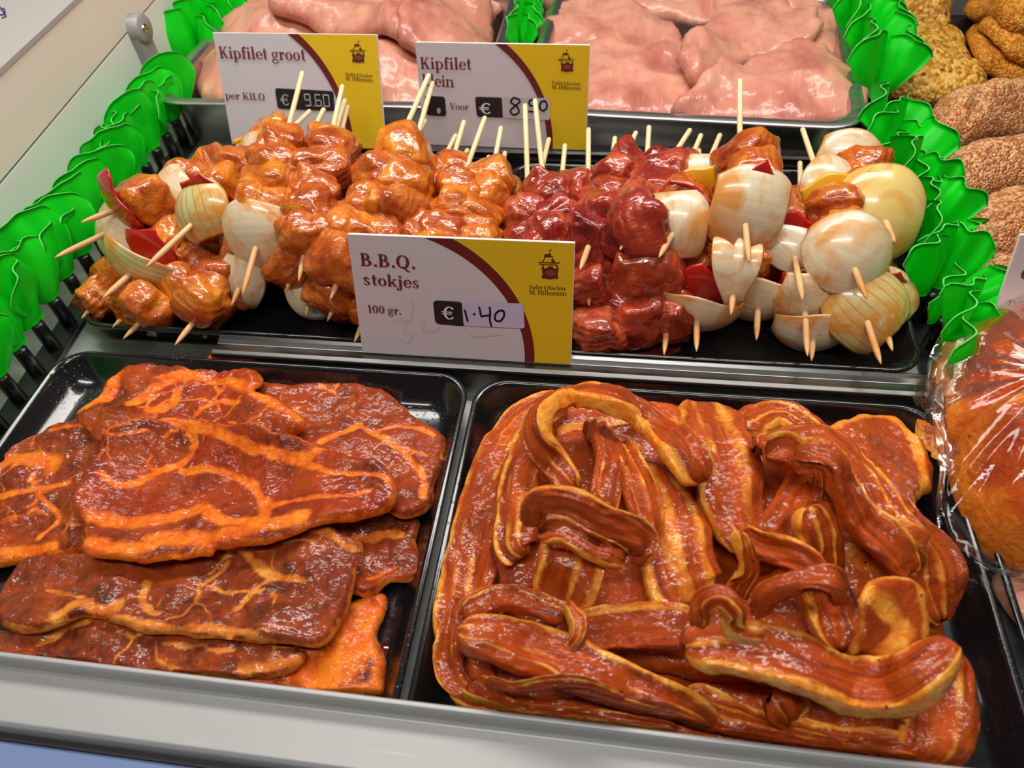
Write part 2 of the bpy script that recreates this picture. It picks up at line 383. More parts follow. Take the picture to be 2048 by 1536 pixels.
# front ledge: rounded lip, short apron, broad painted shelf, nose and the blue glass below it
LY = .299
prof = [(LY, .004), (LY, .036), (LY - .003, .040), (LY - .007, .040), (LY - .010, .036), (LY - .012, .014), (LY - .016, .010), (LY - .078, .007), (LY - .083, .002),
        (LY - .086, -.016), (LY - .080, -.020), (LY - .076, .0), (LY - .02, .004)]
led = empty('trim_1', (-.1, LY, -.055), 'light grey painted front ledge of the display case', 'ledge', kind='structure')
V, f = prism(prof, -1.5, 1.36); bevel(obj('ledge_body', V, f, M['ledge_paint'], led, smooth=False), .0015)
V, f = prism([(LY - .087, -.012), (LY - .087, -.07), (LY - .096, -.07), (LY - .096, -.012)], -1.5, 1.36); obj('seal', V, f, M['rubber'], led, smooth=False)
V, f = prism([(LY - .097, -.016), (LY - .097, -.30), (LY - .13, -.30), (LY - .36, -.06), (LY - .36, -.03)], -1.5, 1.36); obj('glass_front', V, f, M['blue_glass'], led, smooth=False)
# steel price rail between the two rows
prof = [(.893, DZ), (.893, -.006), (.896, .002), (.904, .004), (.912, .002), (.926, -.002), (.936, .002), (.942, .006), (.946, .004), (.946, DZ)]
ra = obj('price_rail', *prism(prof, -.755, .545), M['steel'], smooth=False); bevel(ra, .001)
tag(ra, 'steel price rail between the two rows of black trays', 'price rail')
V, f = prism([(1.579, DZ), (1.579, .022), (1.583, .027), (1.612, .027), (1.618, .020), (1.618, DZ)], -1.02, .47)
ra = obj('price_rail', V, f, M['steel'], smooth=False); tag(ra, 'steel price rail behind the skewers, below the raw fillet trays', 'price rail')

# clamp on the wall
cl = empty('glass_clamp', (-1.30, 1.85, .18), 'round grey plastic clamp with a screw on the cream side wall', 'clamp')
c0 = onx(288, 57, xw(1.87) + .030)
def disc(c, r, x0, x1, n=28):
    V = []; R = [(x0, r), (x1 - .004, r), (x1, r - .004), (x1, 0.001)]
    for x, q in R:
        for j in range(n):
            h = 2 * math.pi * j / n; V.append((c[0] + x, c[1] + q * math.cos(h), c[2] + q * math.sin(h)))
    f = []
    for i in range(len(R) - 1):
        for j in range(n): f.append((i * n + j, i * n + (j + 1) % n, (i + 1) * n + (j + 1) % n, (i + 1) * n + j))
    f.append(tuple(range(n))); f.append(tuple(range(len(V) - n, len(V)))[::-1]); return np.array(V), f
obj('clamp_disc', *disc(c0, .037, -.030, .004), M['grey_plastic'], cl)
V, f = box(c0[0] - .030, c0[0] - .004, c0[1] - .034, c0[1] + .026, c0[2] - .085, c0[2]); bevel(obj('bracket', V, f, M['grey_plastic'], cl, smooth=False), .002)
sc = obj('screw', *disc(c0 + np.array([.004, -.002, 0]), .013, -.001, .005, 20), M['chrome'], cl)
V, f = box(c0[0] + .0088, c0[0] + .0096, c0[1] - .011, c0[1] + .007, c0[2] - .0015, c0[2] + .0015); obj('screw_slot', V, f, M['rubber'], sc, smooth=False)

# ------------------------------------------------------------------ trays
def rrect(x0, x1, y0, y1, off, r, n=9):
    x0 += off; x1 -= off; y0 += off; y1 -= off; r = max(r - off * .5, .008); out = []
    for cx, cy, a0 in ((x1 - r, y1 - r, 0), (x0 + r, y1 - r, 90), (x0 + r, y0 + r, 180), (x1 - r, y0 + r, 270)):
        for k in range(n):
            a = math.radians(a0 + 90 * k / (n - 1)); out.append((cx + r * math.cos(a), cy + r * math.sin(a)))
    return out
def tray(name, x0, x1, y0, y1, zr, zf, prof, r, mat, label, group=None, rot=0.0):
    V = []; k = 0; mx = (x0 + x1) / 2; my = (y0 + y1) / 2; cr = math.cos(math.radians(rot)); sr = math.sin(math.radians(rot))
    for off, z in prof:
        ring = [(mx + (x - mx) * cr - (y - my) * sr, my + (x - mx) * sr + (y - my) * cr) for x, y in rrect(x0, x1, y0, y1, off, r)]; k = len(ring); V += [(x, y, zr + z) for x, y in ring]
    n = len(prof); f = []
    for i in range(n - 1):
        for j in range(k): f.append((i * k + j, i * k + (j + 1) % k, (i + 1) * k + (j + 1) % k, (i + 1) * k + j))
    f.append(tuple(range((n - 1) * k, n * k))); f.append(tuple(range(k))[::-1])
    return tag(obj(name, V, f, mat), label, 'tray', group)
BLACK = [(.035, -.0595), (.030, -.0590), (.004, -.010), (.000, -.004), (.0005, -.0005), (.003, .0012), (.007, .0012), (.010, -.001), (.013, -.006), (.028, -.032), (.040, -.044), (.052, -.048), (.075, -.049)]
STEELP = [(.055, -.139), (.045, -.137), (.034, -.020), (.030, -.004), (.004, -.004), (.0, -.002), (.0, .001), (.003, .003), (.026, .003), (.031, .001), (.036, -.008), (.046, -.110), (.056, -.124), (.08, -.128)]
tray('black_tray', -1.055, -.247, .245, .885, 0, 0, BLACK, .06, M['black_tray'], 'glossy black tray of flat marinated steaks, front left', 'black trays')
tray('black_tray', -.237, .543, .245, .878, 0, 0, BLACK, .06, M['black_tray'], 'glossy black tray of marinated belly strips, front centre', 'black trays')
tray('black_tray', -1.075, -.278, .952, 1.575, 0, 0, BLACK, .06, M['black_tray'], 'glossy black tray under the orange skewers left of the price card', 'black trays')
tray('black_tray', -.268, .545, .952, 1.575, 0, 0, BLACK, .06, M['black_tray'], 'glossy black tray under the red skewers and the onion skewers right of the price card', 'black trays')
tray('black_tray', .62, 1.45, 1.02, 1.66, 0, 0, BLACK, .06, M['black_tray'], 'black tray of brown crumbed fillets along the right edge', 'black trays')
tray('black_tray', .63, 1.45, 1.70, 2.40, 0, 0, BLACK, .06, M['black_tray'], 'black tray of seeded and orange breaded pieces, top right', 'black trays')
tray('black_tray', .560, 1.36, .245, .98, 0, 0, BLACK, .06, M['black_tray'], 'black tray at the bottom right below the bagged meat', 'black trays')
tray('steel_tray', -1.232, -.335, 1.675, 2.42, .08, 0, STEELP, .09, M['steel_pan'], 'stainless steel tray of raw chicken fillets, top left', 'steel trays')
tray('steel_tray', -.255, .565, 1.635, 2.39, .08, 0, STEELP, .09, M['steel_pan'], 'stainless steel tray of raw chicken fillets, top centre right', 'steel trays', rot=-4.0)

# ------------------------------------------------------------------ heaps: slabs and strips that drape over what lies below
class Heap:
    def __init__(s, x0, x1, y0, y1, z, d=.01):
        s.x = np.arange(x0, x1, d); s.y = np.arange(y0, y1, d); s.d = d
        s.H = np.full((len(s.x), len(s.y)), float(z))
    def sm(s, r_max=2, r=3):
        A = s.H
        for _ in range(r_max):
            B = A.copy()
            B[1:] = np.maximum(B[1:], A[:-1]); B[:-1] = np.maximum(B[:-1], A[1:]); B[:, 1:] = np.maximum(B[:, 1:], A[:, :-1]); B[:, :-1] = np.maximum(B[:, :-1], A[:, 1:]); A = B
        for _ in range(3):
            for ax in (0, 1):
                Q = np.pad(A, [(r, r) if k == ax else (0, 0) for k in (0, 1)], 'edge'); c = np.cumsum(Q, ax)
                c = np.insert(c, 0, 0, ax); n = 2 * r + 1; L = A.shape[ax]
                A = (np.take(c, range(n, n + L), ax) - np.take(c, range(0, L), ax)) / n
        return A
    def at(s, A, x, y):
        i = np.clip((np.asarray(x) - s.x[0]) / s.d, 0, len(s.x) - 1.001); j = np.clip((np.asarray(y) - s.y[0]) / s.d, 0, len(s.y) - 1.001)
        a = i.astype(int); b = j.astype(int); u = i - a; v = j - b
        return (A[a, b] * (1 - u) * (1 - v) + A[a + 1, b] * u * (1 - v) + A[a, b + 1] * (1 - u) * v + A[a + 1, b + 1] * u * v)
    def splat(s, V):
        i = np.round((V[:, 0] - s.x[0]) / s.d).astype(int); j = np.round((V[:, 1] - s.y[0]) / s.d).astype(int)
        ok = (i >= 0) & (j >= 0) & (i < len(s.x)) & (j < len(s.y)); np.maximum.at(s.H, (i[ok], j[ok]), V[ok, 2])
def segdist(Q, A, B):
    d = B - A; L = (d * d).sum(1) + 1e-12
    best = np.full(len(Q), 1e9); near = np.zeros_like(Q)
    for a, e, l in zip(A, d, L):
        t = np.clip(((Q - a) @ e) / l, 0, 1); c = a + t[:, None] * e; q = ((Q - c) ** 2).sum(1)
        m_ = q < best; best[m_] = q[m_]; near[m_] = c[m_]
    return np.sqrt(best), near
def inside(Q, poly):
    r = np.zeros(len(Q), bool); n = len(poly)
    for i in range(n):
        a = poly[i]; b = poly[(i + 1) % n]
        c = (a[1] > Q[:, 1]) != (b[1] > Q[:, 1])
        with np.errstate(divide='ignore', invalid='ignore'): x = (b[0] - a[0]) * (Q[:, 1] - a[1]) / (b[1] - a[1]) + a[0]
        r ^= c & (Q[:, 0] < x)
    return r
def slab(heap, name, outline, t, er, mat, label, cat, group, h=.006, dome=0.0, lift=0.0, amp=.006, fr=18, seed=0, seams=(), rim=0.0, rough=.0, wav=.0, smr=(2, 3), parent=None, ridge=None, zadd=0.0, tilt=None, ymin=None):
    """outline (and seams) are seen through the camera and laid on the heap below"""
    base = heap.sm(*smr); zm = t * .5 + dome * .35
    o = np.asarray(outline, float)
    def lay(pts):
        out = []
        for px, py in pts:
            z = .05
            for _ in range(8): q = P(px, py, z); z = .5 * z + .5 * (heap.at(base, q[0], q[1]) + zm + lift)
            out.append(P(px, py, z)[:2])
        return np.array(out)
    poly = spline(lay(o), 170, True)
    nz = fbm(np.c_[poly * 22, np.zeros(len(poly))], seed + 5, 3); c = poly.mean(0)
    dirs = poly - c; dirs /= np.linalg.norm(dirs, axis=1)[:, None] + 1e-9; poly = poly + dirs * (nz * wav)[:, None]
    lo = poly.min(0) - 2 * h; hi = poly.max(0) + 2 * h
    gx = np.arange(lo[0], hi[0], h); gy = np.arange(lo[1], hi[1], h); nx, ny = len(gx), len(gy)
    Q = np.stack(np.meshgrid(gx, gy, indexing='ij'), -1).reshape(-1, 2)
    d, near = segdist(Q, poly, np.roll(poly, -1, 0)); ins = inside(Q, poly); sd = np.where(ins, d, -d)
    keep = sd > -.71 * h; rimv = keep & (sd < .35 * h); Q[rimv] = near[rimv]; sd[rimv] = 0
    kk = keep.reshape(nx, ny); cell = kk[:-1, :-1] & kk[1:, :-1] & kk[:-1, 1:] & kk[1:, 1:]
    idx = np.arange(nx * ny).reshape(nx, ny)
    quads = np.stack([idx[:-1, :-1][cell], idx[1:, :-1][cell], idx[1:, 1:][cell], idx[:-1, 1:][cell]], 1)
    used = np.unique(quads); mp = -np.ones(nx * ny, int); mp[used] = np.arange(len(used)); quads = mp[quads]
    Q = Q[used]; sd = sd[used]
    # edge vertices of the kept cells count as rim
    e = {}
    for q in quads.tolist():
        for a, b in ((0, 1), (1, 2), (2, 3), (3, 0)):
            k = (min(q[a], q[b]), max(q[a], q[b])); e[k] = e.get(k, 0) + 1
    bd = np.zeros(len(Q), bool)
    for (a, b), n in e.items():
        if n == 1: bd[a] = bd[b] = True
    dn, nr = segdist(Q[bd], poly, np.roll(poly, -1, 0)); Q[bd] = nr; sd[bd] = 0
    x = np.clip(sd / er, 0, 1); prof = np.sqrt(np.maximum(0, 1 - (1 - x) ** 2))
    b = heap.at(base, Q[:, 0], Q[:, 1]) + lift
    if tilt: b = b + tilt[0] * (Q[:, 0] - c[0]) + tilt[1] * (Q[:, 1] - c[1])
    P3 = np.c_[Q, np.zeros(len(Q))]
    nn = fbm(P3 * fr, seed, 3) * amp + fbm(P3 * fr * 5, seed + 9, 2) * rough
    D = dome * np.sqrt(np.clip(sd / (sd.max() * .95), 0, 1)) if dome else 0
    fat = np.zeros(len(Q))
    wq = Q + np.c_[fbm(P3 * 14, seed + 3, 2), fbm(P3 * 14, seed + 4, 2)] * .014
    for sm_ in seams:
        wd, pts = sm_[0], sm_[1]; sp = spline(lay(pts), 40)
        ds, _ = segdist(wq, sp[:-1], sp[1:]); fat = np.maximum(fat, 1 - smooth01(ds / (wd * 1.35)) )
    if rim: fat = np.maximum(fat, (1 - smooth01(sd / rim)) * .95)
    top = b + t * (.42 + .58 * prof) + D + nn * prof + zadd - fat * 0.0015
    if ridge is not None: top = top + ridge(Q, sd) * prof
    bot = b + t * .42 * (1 - prof)
    if ymin is not None: Q[:, 1] = np.where(Q[:, 1] < ymin + .03, ymin + .03 * np.exp((Q[:, 1] - ymin - .03) / .03), Q[:, 1])
    V = np.vstack([np.c_[Q, top], np.c_[Q[~bd], bot[~bd]]])
    m2 = np.arange(len(Q)); m2[~bd] = len(Q) + np.arange((~bd).sum())
    faces = quads.tolist() + m2[quads][:, ::-1].tolist()
    ob = obj(name, V, faces, M[mat], parent, attrs={'fat': np.r_[fat, fat[~bd]], 'along': V[:, 0] * 2, 'across': V[:, 1] * 4})
    heap.splat(np.c_[Q, top])
    if parent is None: tag(ob, label, cat, group)
    return ob
def ZZ(ox, oy, k, pts): return [(ox + k * x, oy + k * y) for x, y in pts]

def strip(heap, path, label, t=.024, seed=0, flip=1, n=110, bands=None, smr=(1, 2), name='belly_strip', group='marinated belly strips', taper=.5, sag=None, nlay=2):
    """path: (px, py, width px, twist degrees, lift); a long slice laid on the heap, twisted about its own length"""
    base = heap.sm(*smr)
    pts = []
    for px, py, wp, tw, dz in path:
        z = .05
        for _ in range(8): q = P(px, py, z); z = .5 * z + .5 * (heap.at(base, q[0], q[1]) + t * .5 + dz)
        q = P(px, py, z); w = wp / F * np.linalg.norm(q - CAM)
        pts.append((*q, w, tw))
    p = spline(pts, n); c = p[:, :3]; w = p[:, 3]; tw = np.radians(p[:, 4])
    tan = np.gradient(c, axis=0); tan /= np.linalg.norm(tan, axis=1)[:, None]
    lat = np.cross(tan, [0, 0, 1.0]); lat /= np.linalg.norm(lat, axis=1)[:, None]; up = np.cross(lat, tan)
    A = lat * np.cos(tw)[:, None] + up * np.sin(tw)[:, None]; N = -lat * np.sin(tw)[:, None] + up * np.cos(tw)[:, None]
    s = np.linspace(0, 1, n); L = np.r_[0, np.cumsum(np.linalg.norm(np.diff(c, axis=0), axis=1))]
    endp = np.minimum(1, np.minimum(L, L[-1] - L) / (w.mean() * .35)); endp = np.sqrt(1 - (1 - np.clip(endp, 0, 1)) ** 2)
    nu = 40; ring = []
    for k in range(nu):        # rounded flat section
        a = 2 * math.pi * k / nu; ca, sa = math.cos(a), math.sin(a)
        ring.append((np.sign(ca) * abs(ca) ** .75, np.sign(sa) * abs(sa) ** .55))
    V = []; U = []; Tn = []
    ew = .35 + .65 * endp; edge = 1 + .22 * fbm(np.c_[L * 16, L * 0, L * 0 + seed], seed, 2)
    edge2 = 1 + .22 * fbm(np.c_[L * 16, L * 0 + 9, L * 0 + seed], seed + 3, 2)
    wob = .012 * fbm(np.c_[L * 9, L * 0 + 4, L * 0 + seed], seed + 7, 2)
    for u, v in ring:
        cur = wob * u * u
        e_ = edge if u > 0 else edge2
        V.append(c + A * (u * w * .5 * ew * e_)[:, None] + N * (v * t * .5 * (.25 + .75 * endp) + cur)[:, None]); U.append(np.full(n, u)); Tn.append(np.full(n, v))
    V = np.array(V); U = np.array(U); Tn = np.array(Tn)            # ring x length
    q = V.reshape(-1, 3); Ls = np.tile(L, nu); Uf = U.reshape(-1)
    q3 = np.c_[Ls * 7, Uf * 1.2, np.zeros(len(q)) + seed * 3.1]
    nn = fbm(np.c_[Ls * 26, Uf * 3, np.zeros(len(q)) + seed], seed + 11, 3)
    # layers of lean and fat across the width, sunken where fat
    uw = Uf + .22 * fbm(q3, seed + 1, 3); fat = (1 - smooth01(np.abs(uw * flip - 1.02) / .45))
    for b_, bw in (bands or ((.18, .13), (-.45, .15))): fat = np.maximum(fat, (1 - smooth01(np.abs(uw * flip - b_) / bw)) * (.75 + .5 * fbm(q3 * [1.6, 0, 1], seed + 5 + int(b_ * 10), 2)))
    Nn = np.tile(N, (nu, 1)); sgn = np.sign(Tn.reshape(-1)); sgn[sgn == 0] = 1
    n2_ = fbm(np.c_[Ls * 70, Uf * 6, np.zeros(len(q)) + seed + 2], seed + 17, 2); n4_ = fbm(np.c_[Ls * 11, Uf * 1.5, np.zeros(len(q)) + seed + 5], seed + 19, 2)
    q = q + Nn * (sgn * (nn * .0075 + n2_ * .003 + fat * .004 - .001) + n4_ * .010)[:, None]
    q[:, 1] = np.where(q[:, 1] < .335, .308 + .027 * np.exp((q[:, 1] - .335) / .027), q[:, 1])
    fl = heap.H.min() + .002; q[:, 2] = np.maximum(q[:, 2], fl)
    faces = []
    for i in range(nu):
        for j in range(n - 1):
            a = i * n + j; b = ((i + 1) % nu) * n + j; faces.append((a, a + 1, b + 1, b))
    faces.append(tuple(i * n for i in range(nu))); faces.append(tuple(i * n + n - 1 for i in range(nu))[::-1])
    ob = obj(name, q, faces, M['belly'], attrs={'fat': fat, 'along': Ls, 'across': Uf}); tag(ob, label, 'pork', group)
    heap.splat(q); return ob
# ------------------------------------------------------------------ green garnish dividers
def leaf(parent, base, W, H, yaw, lean, cup=.3, rip=.004, seed=0, nw=21, nh=15):
    rng = random.Random(seed); ph = rng.uniform(0, 6.28); k = rng.uniform(2.5, 4.5)
    u = np.linspace(-1, 1, nw); v = np.linspace(0, 1, nh); U, Vv = np.meshgrid(u, v, indexing='ij')
    wid = W * .5 * (.30 + .70 * np.sin(np.clip(Vv * 1.25, 0, 1) * math.pi / 2))
    arch = np.sqrt(np.maximum(0, 1 - (np.abs(U) ** 2.6) * .9))
    X = U * wid; Z = H * Vv * (1 - (1 - arch) * .55 * Vv)
    Yv = cup * W * (U ** 2 - .4) * (.4 + .6 * Vv) + rip * np.sin(U * k * 2 + ph) * Vv ** 1.5 + lean * H * Vv ** 1.6
    n1 = fbm(np.c_[U.ravel() * 2, Vv.ravel() * 2, np.full(U.size, seed * 1.7)], seed, 2).reshape(U.shape); Yv = Yv + n1 * .012 * Vv
    cy, sy = math.cos(yaw), math.sin(yaw)
    G = np.stack([base[0] + X * cy - Yv * sy, base[1] + X * sy + Yv * cy, base[2] + Z], -1).reshape(-1, 3)
    nrm = np.array([-sy, cy, 0]) * .0032
    V = np.vstack([G, G + nrm]); n = nw * nh
    f = grid_faces(nw, nh) + grid_faces(nw, nh, off=n, flip=True); mi = [0] * len(f)
    bd = [i * nh for i in range(nw)] + [(nw - 1) * nh + j for j in range(1, nh)] + [i * nh + nh - 1 for i in range(nw - 2, -1, -1)] + [j for j in range(nh - 2, 0, -1)]
    for a, b in zip(bd, bd[1:] + bd[:1]): f.append((a, b, b + n, a + n)); mi.append(1)
    return obj('leaf', V, f, None, parent, mats=[M['green_plastic'], M['green_edge']], midx=mi)
def divider(pts, label, post=True, leaves=None, ztop=.018):
    d = empty('garnish_divider', (np.mean([p[0] for p in pts]), np.mean([p[1] for p in pts]), DZ), label, 'garnish', 'green garnish dividers')
    a = np.array(pts[0]); b = np.array(pts[-1]); t = (b - a) / np.linalg.norm(b - a); nrm = np.array([-t[1], t[0]])
    a2 = a - t * .03; b2 = b + t * .03
    V = [(*(q + nrm * s), z) for z in (DZ, DZ + .010) for q in (a2, b2) for s in (-.028, .028)]
    bevel(obj('rail', V, [(0, 2, 3, 1), (4, 5, 7, 6), (0, 1, 5, 4), (2, 6, 7, 3), (0, 4, 6, 2), (1, 3, 7, 5)], M['black_plastic'], d, smooth=False), .001)
    if post:
        for p in pts:
            V, f = tube([(*p, DZ + .008), (*p, ztop - .002), (*p, ztop)], [.0145, .0135, .012], 14); obj('post', V, f, M['black_plastic'], d)
    return d
lp = [(-1.122 - .075 * (y - .794), y) for y in np.arange(.58, 1.80, .0705)]
d = divider(lp, 'green leafy divider on black posts between the cream side wall and the black trays')
rng = random.Random(4)
for i, p in enumerate(lp):
    yaw = math.radians(62 + rng.uniform(-22, 22))
    leaf(d, (p[0] - .004, p[1], .014),   .145, .140 + rng.uniform(-.014, .016), yaw, rng.uniform(.08, .30), .20 + rng.uniform(-.1, .15), .005, 100 + i)
    if i > 3: leaf(d, (p[0] - .012, p[1] + .03, .010), .115, .12 + rng.uniform(-.02, .02), yaw + rng.uniform(.4, 1.3), rng.uniform(-.1, .3), .3, .006, 150 + i)
rp = [(.590, y) for y in np.arange(.93, 1.72, .072)]
d = divider(rp, 'ruffled green leafy divider between the onion skewers and the brown crumbed fillets')
for i, p in enumerate(rp):
    leaf(d, (p[0] - .012, p[1], .012), .105, .135 + rng.uniform(-.02, .02), math.radians(75 + rng.uniform(-30, 30)), rng.uniform(.0, .25), .25, .008, 200 + i)
    leaf(d, (p[0] + .012, p[1] + .02, .012), .105, .11 + rng.uniform(-.02, .02), math.radians(-70 + rng.uniform(-35, 35)), rng.uniform(.35, .75), .3, .010, 230 + i)
    if i % 2: leaf(d, (p[0], p[1] + .03, .03), .07, .12, math.radians(rng.uniform(-30, 40)), rng.uniform(-.2, .3), .4, .006, 260 + i)
cp = [(-.298, y) for y in np.arange(2.0, 2.42, .075)]
d = divider(cp, 'green leafy divider between the two steel trays of raw fillets', ztop=.06)
for i, p in enumerate(cp):
    leaf(d, (p[0] - .004, p[1], .05), .07, .12, math.radians(70 + rng.uniform(-20, 20)), .1, .2, .005, 300 + i); leaf(d, (p[0] + .004, p[1] + .03, .04), .07, .11, math.radians(-60), .2, .2, .005, 320 + i)
wp = [(-1.275, y) for y in np.arange(2.03, 2.6, .075)]
d = divider(wp, 'green leafy divider at the top left corner beyond the steel tray')
for i, p in enumerate(wp):
    leaf(d, (p[0], p[1], .014), .13, .15, math.radians(60 + rng.uniform(-25, 25)), .25, .25, .006, 340 + i); leaf(d, (p[0] + .02, p[1] + .03, .014), .10, .12, math.radians(-50), .3, .3, .008, 360 + i)
tp = [(.592, y) for y in np.arange(1.84, 2.42, .075)]
d = divider(tp, 'green leafy divider between the steel tray and the seeded breaded pieces')
for i, p in enumerate(tp):
    leaf(d, (p[0] - .01, p[1], .04), .12, .15, math.radians(70 + rng.uniform(-25, 25)), .15, .25, .006, 380 + i); leaf(d, (p[0] + .02, p[1] + .02, .03), .11, .13, math.radians(-60 + rng.uniform(-25, 25)), .5, .3, .008, 400 + i)

# ------------------------------------------------------------------ a small serif alphabet made of stems, hairlines and swelling bowls
W_, T_, SR = .175, .055, .075
def arcp(cx, cy, rx, ry, wx, wy, a0, a1, n=22):
    o = []; i_ = []
    for k in range(n + 1):
        a = math.radians(a0 + (a1 - a0) * k / n); o.append((cx + rx * math.cos(a), cy + ry * math.sin(a))); i_.append((cx + (rx - wx) * math.cos(a), cy + (ry - wy) * math.sin(a)))
    return [(o[k], o[k + 1], i_[k + 1], i_[k]) for k in range(n)]
def rect(x0, y0, x1, y1): return [((x0, y0), (x1, y0), (x1, y1), (x0, y1))]
def diag(a, b, w): return [((a[0] - w / 2, a[1]), (a[0] + w / 2, a[1]), (b[0] + w / 2, b[1]), (b[0] - w / 2, b[1]))]
def dot(x, y, r=.10): return [tuple((x + r * math.cos(k * .5236), y + r * math.sin(k * .5236)) for k in range(12))]
def stem(x, y0, y1, w=W_, b=3, t=3):
    """serifs: bit 1 left, bit 2 right"""
    r = rect(x, y0, x + w, y1)
    for y, m_ in ((y0, b), (y1 - T_, t)):
        if m_: r += rect(x - (SR if m_ & 1 else 0), y, x + w + (SR if m_ & 2 else 0), y + T_)
    return r
X_ = .66
def glyph(c):
    B = .09
    if c == ' ': return .30, []
    if c == '.': return .30, dot(.14, .085)
    if c == 'B': return .78, stem(B, 0, 1, b=1, t=1) + arcp(.30, .75, .30, .25, .16, T_, -90, 90) + arcp(.30, .27, .40, .27, .18, T_, -90, 90) + rect(.2, 0, .32, T_) + rect(.2, .945, .32, 1) + rect(.2, .49, .32, .54)
    if c == 'Q': return .92, arcp(.42, .5, .40, .52, .18, T_, 0, 360, 36) + diag((.70, -.24), (.42, .12), .16) + rect(.66, -.26, .86, -.20)
    if c == 'O': return .90, arcp(.42, .5, .40, .52, .18, T_, 0, 360, 36)
    if c == 'P': return .72, stem(B, 0, 1, t=1) + arcp(.30, .72, .36, .28, .17, T_, -90, 90) + rect(.2, .945, .32, 1) + rect(.2, .44, .32, .49)
    if c == 'K': return .86, stem(B, 0, 1) + diag((.30, .42), (.62, .96), .09) + diag((.66, .03), (.40, .55), .19) + rect(.5, .945, .78, 1) + rect(.52, 0, .86, T_)
    if c == 'I': return .42, stem(.12, 0, 1)
    if c == 'L': return .70, stem(B, 0, 1, b=1) + rect(.2, 0, .64, T_) + diag((.60, .03), (.62, .28), .06)
    if c == 'H': return .96, stem(B, 0, 1) + stem(.66, 0, 1) + rect(.2, .48, .7, .54)
    if c == 'M': return 1.12, stem(.08, 0, 1, w=.07) + stem(.84, 0, 1) + diag((.52, 0), (.17, 1), .17) + diag((.50, 0), (.86, 1), .08)
    if c == 'V': return .86, diag((.43, 0), (.15, .97), .18) + diag((.44, 0), (.70, .97), .07) + rect(.0, .945, .32, 1) + rect(.58, .945, .84, 1)
    if c == 's': return .54, arcp(.25, .48, .19, .18, .09, T_, 30, 200) + arcp(.25, .18, .22, .19, .10, T_, -160, 30) + [((.07, .50), (.20, .42), (.46, .20), (.34, .30))] + [((.06, .46), (.14, .54), (.47, .16), (.38, .10))] + rect(.40, .46, .44, .62) + rect(.05, .04, .09, .22)
    if c == 't': return .46, rect(.12, .14, .29, .86) + rect(.02, X_ - T_, .42, X_) + arcp(.29, .16, .17, .17, .14, T_, 180, 320) + [((.12, .86), (.29, .86), (.29, .95))]
    if c == 'o': return .68, arcp(.32, .33, .31, .345, .17, .045, 0, 360, 32)
    if c == 'e': return .62, arcp(.32, .33, .31, .345, .17, .045, 0, 325, 30) + rect(.14, .34, .60, .385)
    if c == 'k': return .74, stem(.07, 0, 1.04, t=1) + diag((.26, .26), (.54, .63), .08) + diag((.58, .03), (.36, .36), .18) + rect(.42, X_ - T_, .68, X_) + rect(.44, 0, .74, T_)
    if c == 'j': return .38, rect(.10, -.12, .275, X_) + rect(.03, X_ - T_, .2, X_) + arcp(.06, -.12, .215, .19, .16, T_, -110, 0) + dot(-.04, -.22, .085) + dot(.19, .90)
    if c == 'i': return .40, stem(.10, 0, X_, t=1) + dot(.19, .90)
    if c == 'l': return .40, stem(.10, 0, 1.04, t=1)
    if c == 'p': return .74, stem(.07, -.30, X_, t=1) + arcp(.34, .33, .35, .345, .17, .05, -150, 150)
    if c == 'b': return .74, stem(.07, .02, 1.04, b=0, t=1) + arcp(.34, .33, .35, .345, .17, .05, -150, 150)
    if c == 'f': return .46, stem(.11, 0, .86, t=0) + rect(.02, X_ - T_, .42, X_) + arcp(.33, .84, .22, .20, .17, T_, 70, 180) + dot(.40, .94, .09)
    if c == 'r': return .54, stem(.07, 0, X_, t=1) + arcp(.36, .48, .13, .18, .06, .08, 40, 180) + dot(.43, .54, .095)
    if c == 'n': return .80, stem(.07, 0, X_, t=1) + stem(.53, 0, .48, t=0) + arcp(.46, .45, .245, .215, .17, .07, 0, 150)
    if c == 'u': return .80, stem(.06, .2, X_, b=0, t=1) + stem(.52, 0, X_, b=2, t=1) + arcp(.30, .21, .24, .22, .17, .06, 180, 330)
    if c == 'a': return .66, arcp(.25, .19, .22, .20, .15, .045, 30, 330) + rect(.34, .06, .50, .48) + arcp(.28, .46, .22, .21, .15, T_, 0, 150) + dot(.13, .52, .08) + rect(.46, 0, .64, T_)
    if c == 'z': return .58, rect(.04, X_ - .06, .52, X_) + rect(.04, 0, .54, .06) + diag((.14, .03), (.42, .63), .20) + rect(.04, .48, .09, X_) + rect(.49, 0, .54, .18)
    if c == 'g': return .70, arcp(.30, .42, .26, .25, .14, .045, 0, 360, 28) + arcp(.31, -.13, .30, .19, .10, .06, 0, 360, 28) + [((.16, .20), (.26, .22), (.22, .02), (.12, .04))] + rect(.5, .56, .68, .64)
    if c == '&': return .90, arcp(.34, .74, .20, .24, .09, .05, 0, 360, 24) + arcp(.32, .26, .30, .28, .15, .06, 30, 330, 24) + diag((.74, .02), (.30, .72), .16) + rect(.56, .48, .86, .53)
    if c == '1': return .56, stem(.20, 0, 1, t=0) + [((.06, .84), (.20, .80), (.37, 1.0), (.30, 1.0))]
    if c == '0': return .70, arcp(.34, .5, .31, .51, .17, .045, 0, 360, 32)
    if c == 'E': return .86, arcp(.46, .5, .36, .50, .16, .08, 42, 318, 30) + rect(-.02, .54, .62, .61) + rect(-.02, .39, .60, .46)
    if c == 'c': return .58, arcp(.32, .33, .31, .345, .17, .045, 45, 315, 28)
    if c == '/': return 0.0, [((-.56, .55), (-.40, .72), (-.13, .62), (-.18, .56), (-.38, .655), (-.50, .54))]     # hook that links the s to the t
    return .5, []
SEG7 = {'9': 'abcdfg', '6': 'acdefg', '0': 'abcdef', '8': 'abcdefg'}
